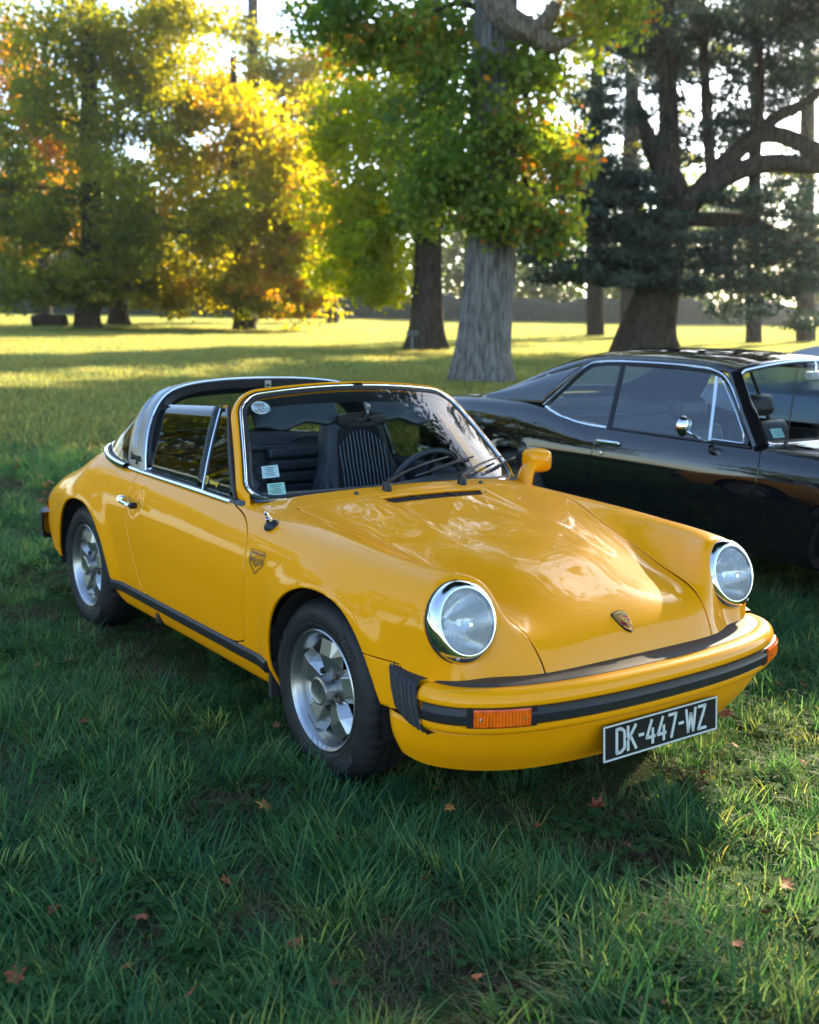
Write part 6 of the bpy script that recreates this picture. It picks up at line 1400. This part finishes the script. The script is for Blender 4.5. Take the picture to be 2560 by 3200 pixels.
round_tree(21, -24, 10, 5.5, 'gold', 'golden brown tree mirrored in the black car door', seed=21)
round_tree(56, -32, 17, 7, 'olive', 'olive tree added out of view past the open end of the lawn', seed=22)  # unseen trees from here on, added to darken the back window's reflection
round_tree(50, -41, 17, 7, 'green', 'dark green tree added out of view past the open end of the lawn', seed=23)
round_tree(66, -40, 18, 8, 'gold', 'golden tree added out of view far past the open end of the lawn', seed=24)
# ================================================================== small things on the lawn
M_leafb = [mat('fallen_leaf_%d' % k, c, .7, var=(30, .35)) for k, c in enumerate(((.30, .075, .018), (.24, .055, .016), (.36, .15, .03), (.16, .06, .025)))]
def leaf_geo(sz, curl, seed):
    q = np.random.default_rng(seed); tips = [(0, 1.0), (.30, .55), (.75, .62), (.45, .18), (.62, -.22), (.18, -.12), (.05, -.45)]
    L = [(a*sz*q.uniform(.85, 1.15), c*sz*q.uniform(.9, 1.1)) for a, c in tips]; ring = L+[(-a, c) for a, c in L[::-1] if a > 1e-6]
    V = [(0, 0, 0)]+[(a, c, curl*(abs(a)/sz)**2*sz*.6+curl*.5*(c/sz)**2*sz*.5) for a, c in ring]; n = len(ring)
    V += [(a*.5, c*.5, z_*.25) for a, c, z_ in V[1:]]
    F = [(0, n+1+i, n+1+(i+1) % n) for i in range(n)]+[(n+1+i, 1+i, 1+(i+1) % n, n+1+(i+1) % n) for i in range(n)]
    return V, F
spots = [(172, 1535, 0), (305, 1460, 0), (75, 1404, 0), (150, 1404, 1), (625, 1992, 0), (270, 2030, 2), (400, 2118, 1), (1252, 1930, 1), (1640, 1445, 2), (1692, 1458, 2), (1525, 1515, 0), (1490, 2070, 1), (1545, 2010, 1), (1400, 2120, 3), (1360, 2110, 1), (300, 1950, 0), (108, 1930, 1), (890, 1850, 1), (580, 1545, 3), (740, 1640, 1), (1700, 1500, 0), (1480, 1640, 1), (60, 1700, 0), (560, 1700, 2), (1130, 1760, 0), (1330, 1800, 3), (1580, 1760, 1), (1655, 1880, 0), (1610, 1935, 1), (1180, 2040, 2), (1000, 2080, 0), (820, 1950, 3), (700, 2075, 1), (480, 1880, 0), (200, 1820, 2), (40, 2060, 1), (950, 1720, 2), (1420, 1960, 0), (1250, 1700, 1), (1690, 1620, 0), (1550, 1580, 2), (640, 1800, 1)]
far_spots = [(rng.uniform(5, 300), rng.uniform(820, 1080), int(rng.integers(0, 3))) for _ in range(46)]+[(rng.uniform(300, 900), rng.uniform(745, 790), int(rng.integers(0, 3))) for _ in range(22)]
for k, (px, py, c) in enumerate(spots+far_spots):
    dvec = pray(px, py); tt = -CAM[2]/dvec[2]; p = CAM+dvec*tt
    for _ in range(3): tt = (gz(p[0], p[1])+.035-CAM[2])/dvec[2]; p = CAM+dvec*tt
    V, F = leaf_geo(random.uniform(.018, .042)*(1.0 if k < len(spots) else 1.7), random.uniform(-1.2, 2.2), k); o = obj('fallen_leaf', V, F, M_leafb[c], None, False)
    o.location = tuple(p+np.array((0, 0, .030-.014*(k % 3) if k < len(spots) else .055))); o.rotation_euler = (random.uniform(-.5, .5), random.uniform(-.5, .5), random.uniform(0, 6.28)); mod_solid(o, .0012, 0)
    where = 'beyond the tail of the yellow car' if k >= len(spots) and py > 800 else 'on the open lawn before the tree trunks' if k >= len(spots) else 'in front of the number plate' if px > 1150 and py > 1600 else 'between the two cars' if px > 1150 else 'in the shaded grass ahead of the front tyre' if py > 1750 else 'beside the door sill of the yellow car'
    tag(o, ('rusty orange', 'dark red', 'amber', 'dull brown')[c]+' autumn leaf lying '+where, 'leaf', 'fallen leaves on the lawn')
# little name sign by the tree
p = at_depth(868, 733, 39.5); z0 = gz(p[0], p[1]); sg_ = thing('name_sign', 'small dark plaque on a short post at the foot of a tree', 'sign', (p[0], p[1], z0))
sg_.rotation_euler = (0, 0, YAW-math.pi/2)
o = MB().box((0, 0, .35), (.05, .05, .75)).obj('post', mat('sign_post', (.20, .20, .19), .6), sg_); mod_bevel(o, .008)
o = MB().box((0, -.04, .74), (.40, .035, .20)).obj('plaque', mat('sign_plate', (.05, .07, .06), .4), sg_); mod_bevel(o, .006)
# cut log on the lawn far left
p = at_depth(102, 688, 66); z0 = gz(p[0], p[1]); lg = thing('cut_log', 'dark cut log lying on the lawn near the straight dark trunk', 'log', (p[0], p[1], z0), YAW)
P0 = [(-.0, -1.0, .42), (.1, -.4, .40), (.05, .3, .44), (0, .95, .40)]; m_ = MB(); m_.tube(curve(np.array(P0), 14), [.40, .42, .43, .42, .41, .40, .42, .41, .40, .38, .38, .37, .36, .34], 14).obj('stem', M_bark_brown, lg)
MB().tube([(.0, .2, .7), (.1, .35, 1.0), (.1, .5, 1.15)], [.14, .11, .07], 8).obj('stub', M_bark_brown, lg)
# ================================================================== thin morning haze over the meadow
hm = bpy.data.materials.new('haze_air'); hm.use_nodes = True; n = hm.node_tree; n.nodes.remove(n.nodes['Principled BSDF'])
pv = n.nodes.new('ShaderNodeVolumePrincipled'); pv.inputs['Color'].default_value = (.92, .95, 1.0, 1); pv.inputs['Density'].default_value = .00025; pv.inputs['Anisotropy'].default_value = .75
n.links.new(pv.outputs[0], n.nodes['Material Output'].inputs['Volume'])
zl = -2.0; zh = 34.0; cs_ = [fs(d, s) for d, s in ((-165, -720), (-165, 720), (910, 720), (910, -720))]
HV = [(p[0], p[1], zl) for p in cs_]+[(p[0], p[1], zh) for p in cs_]
hb = obj('haze', HV, outward(HV, [(0, 1, 2, 3), (7, 6, 5, 4), (0, 4, 5, 1), (1, 5, 6, 2), (2, 6, 7, 3), (3, 7, 4, 0)], np.mean(HV, axis=0)), hm, None, False)
hb['kind'] = 'stuff'; hb['label'] = 'thin pale haze in the air between the trees'; hb['category'] = 'haze'
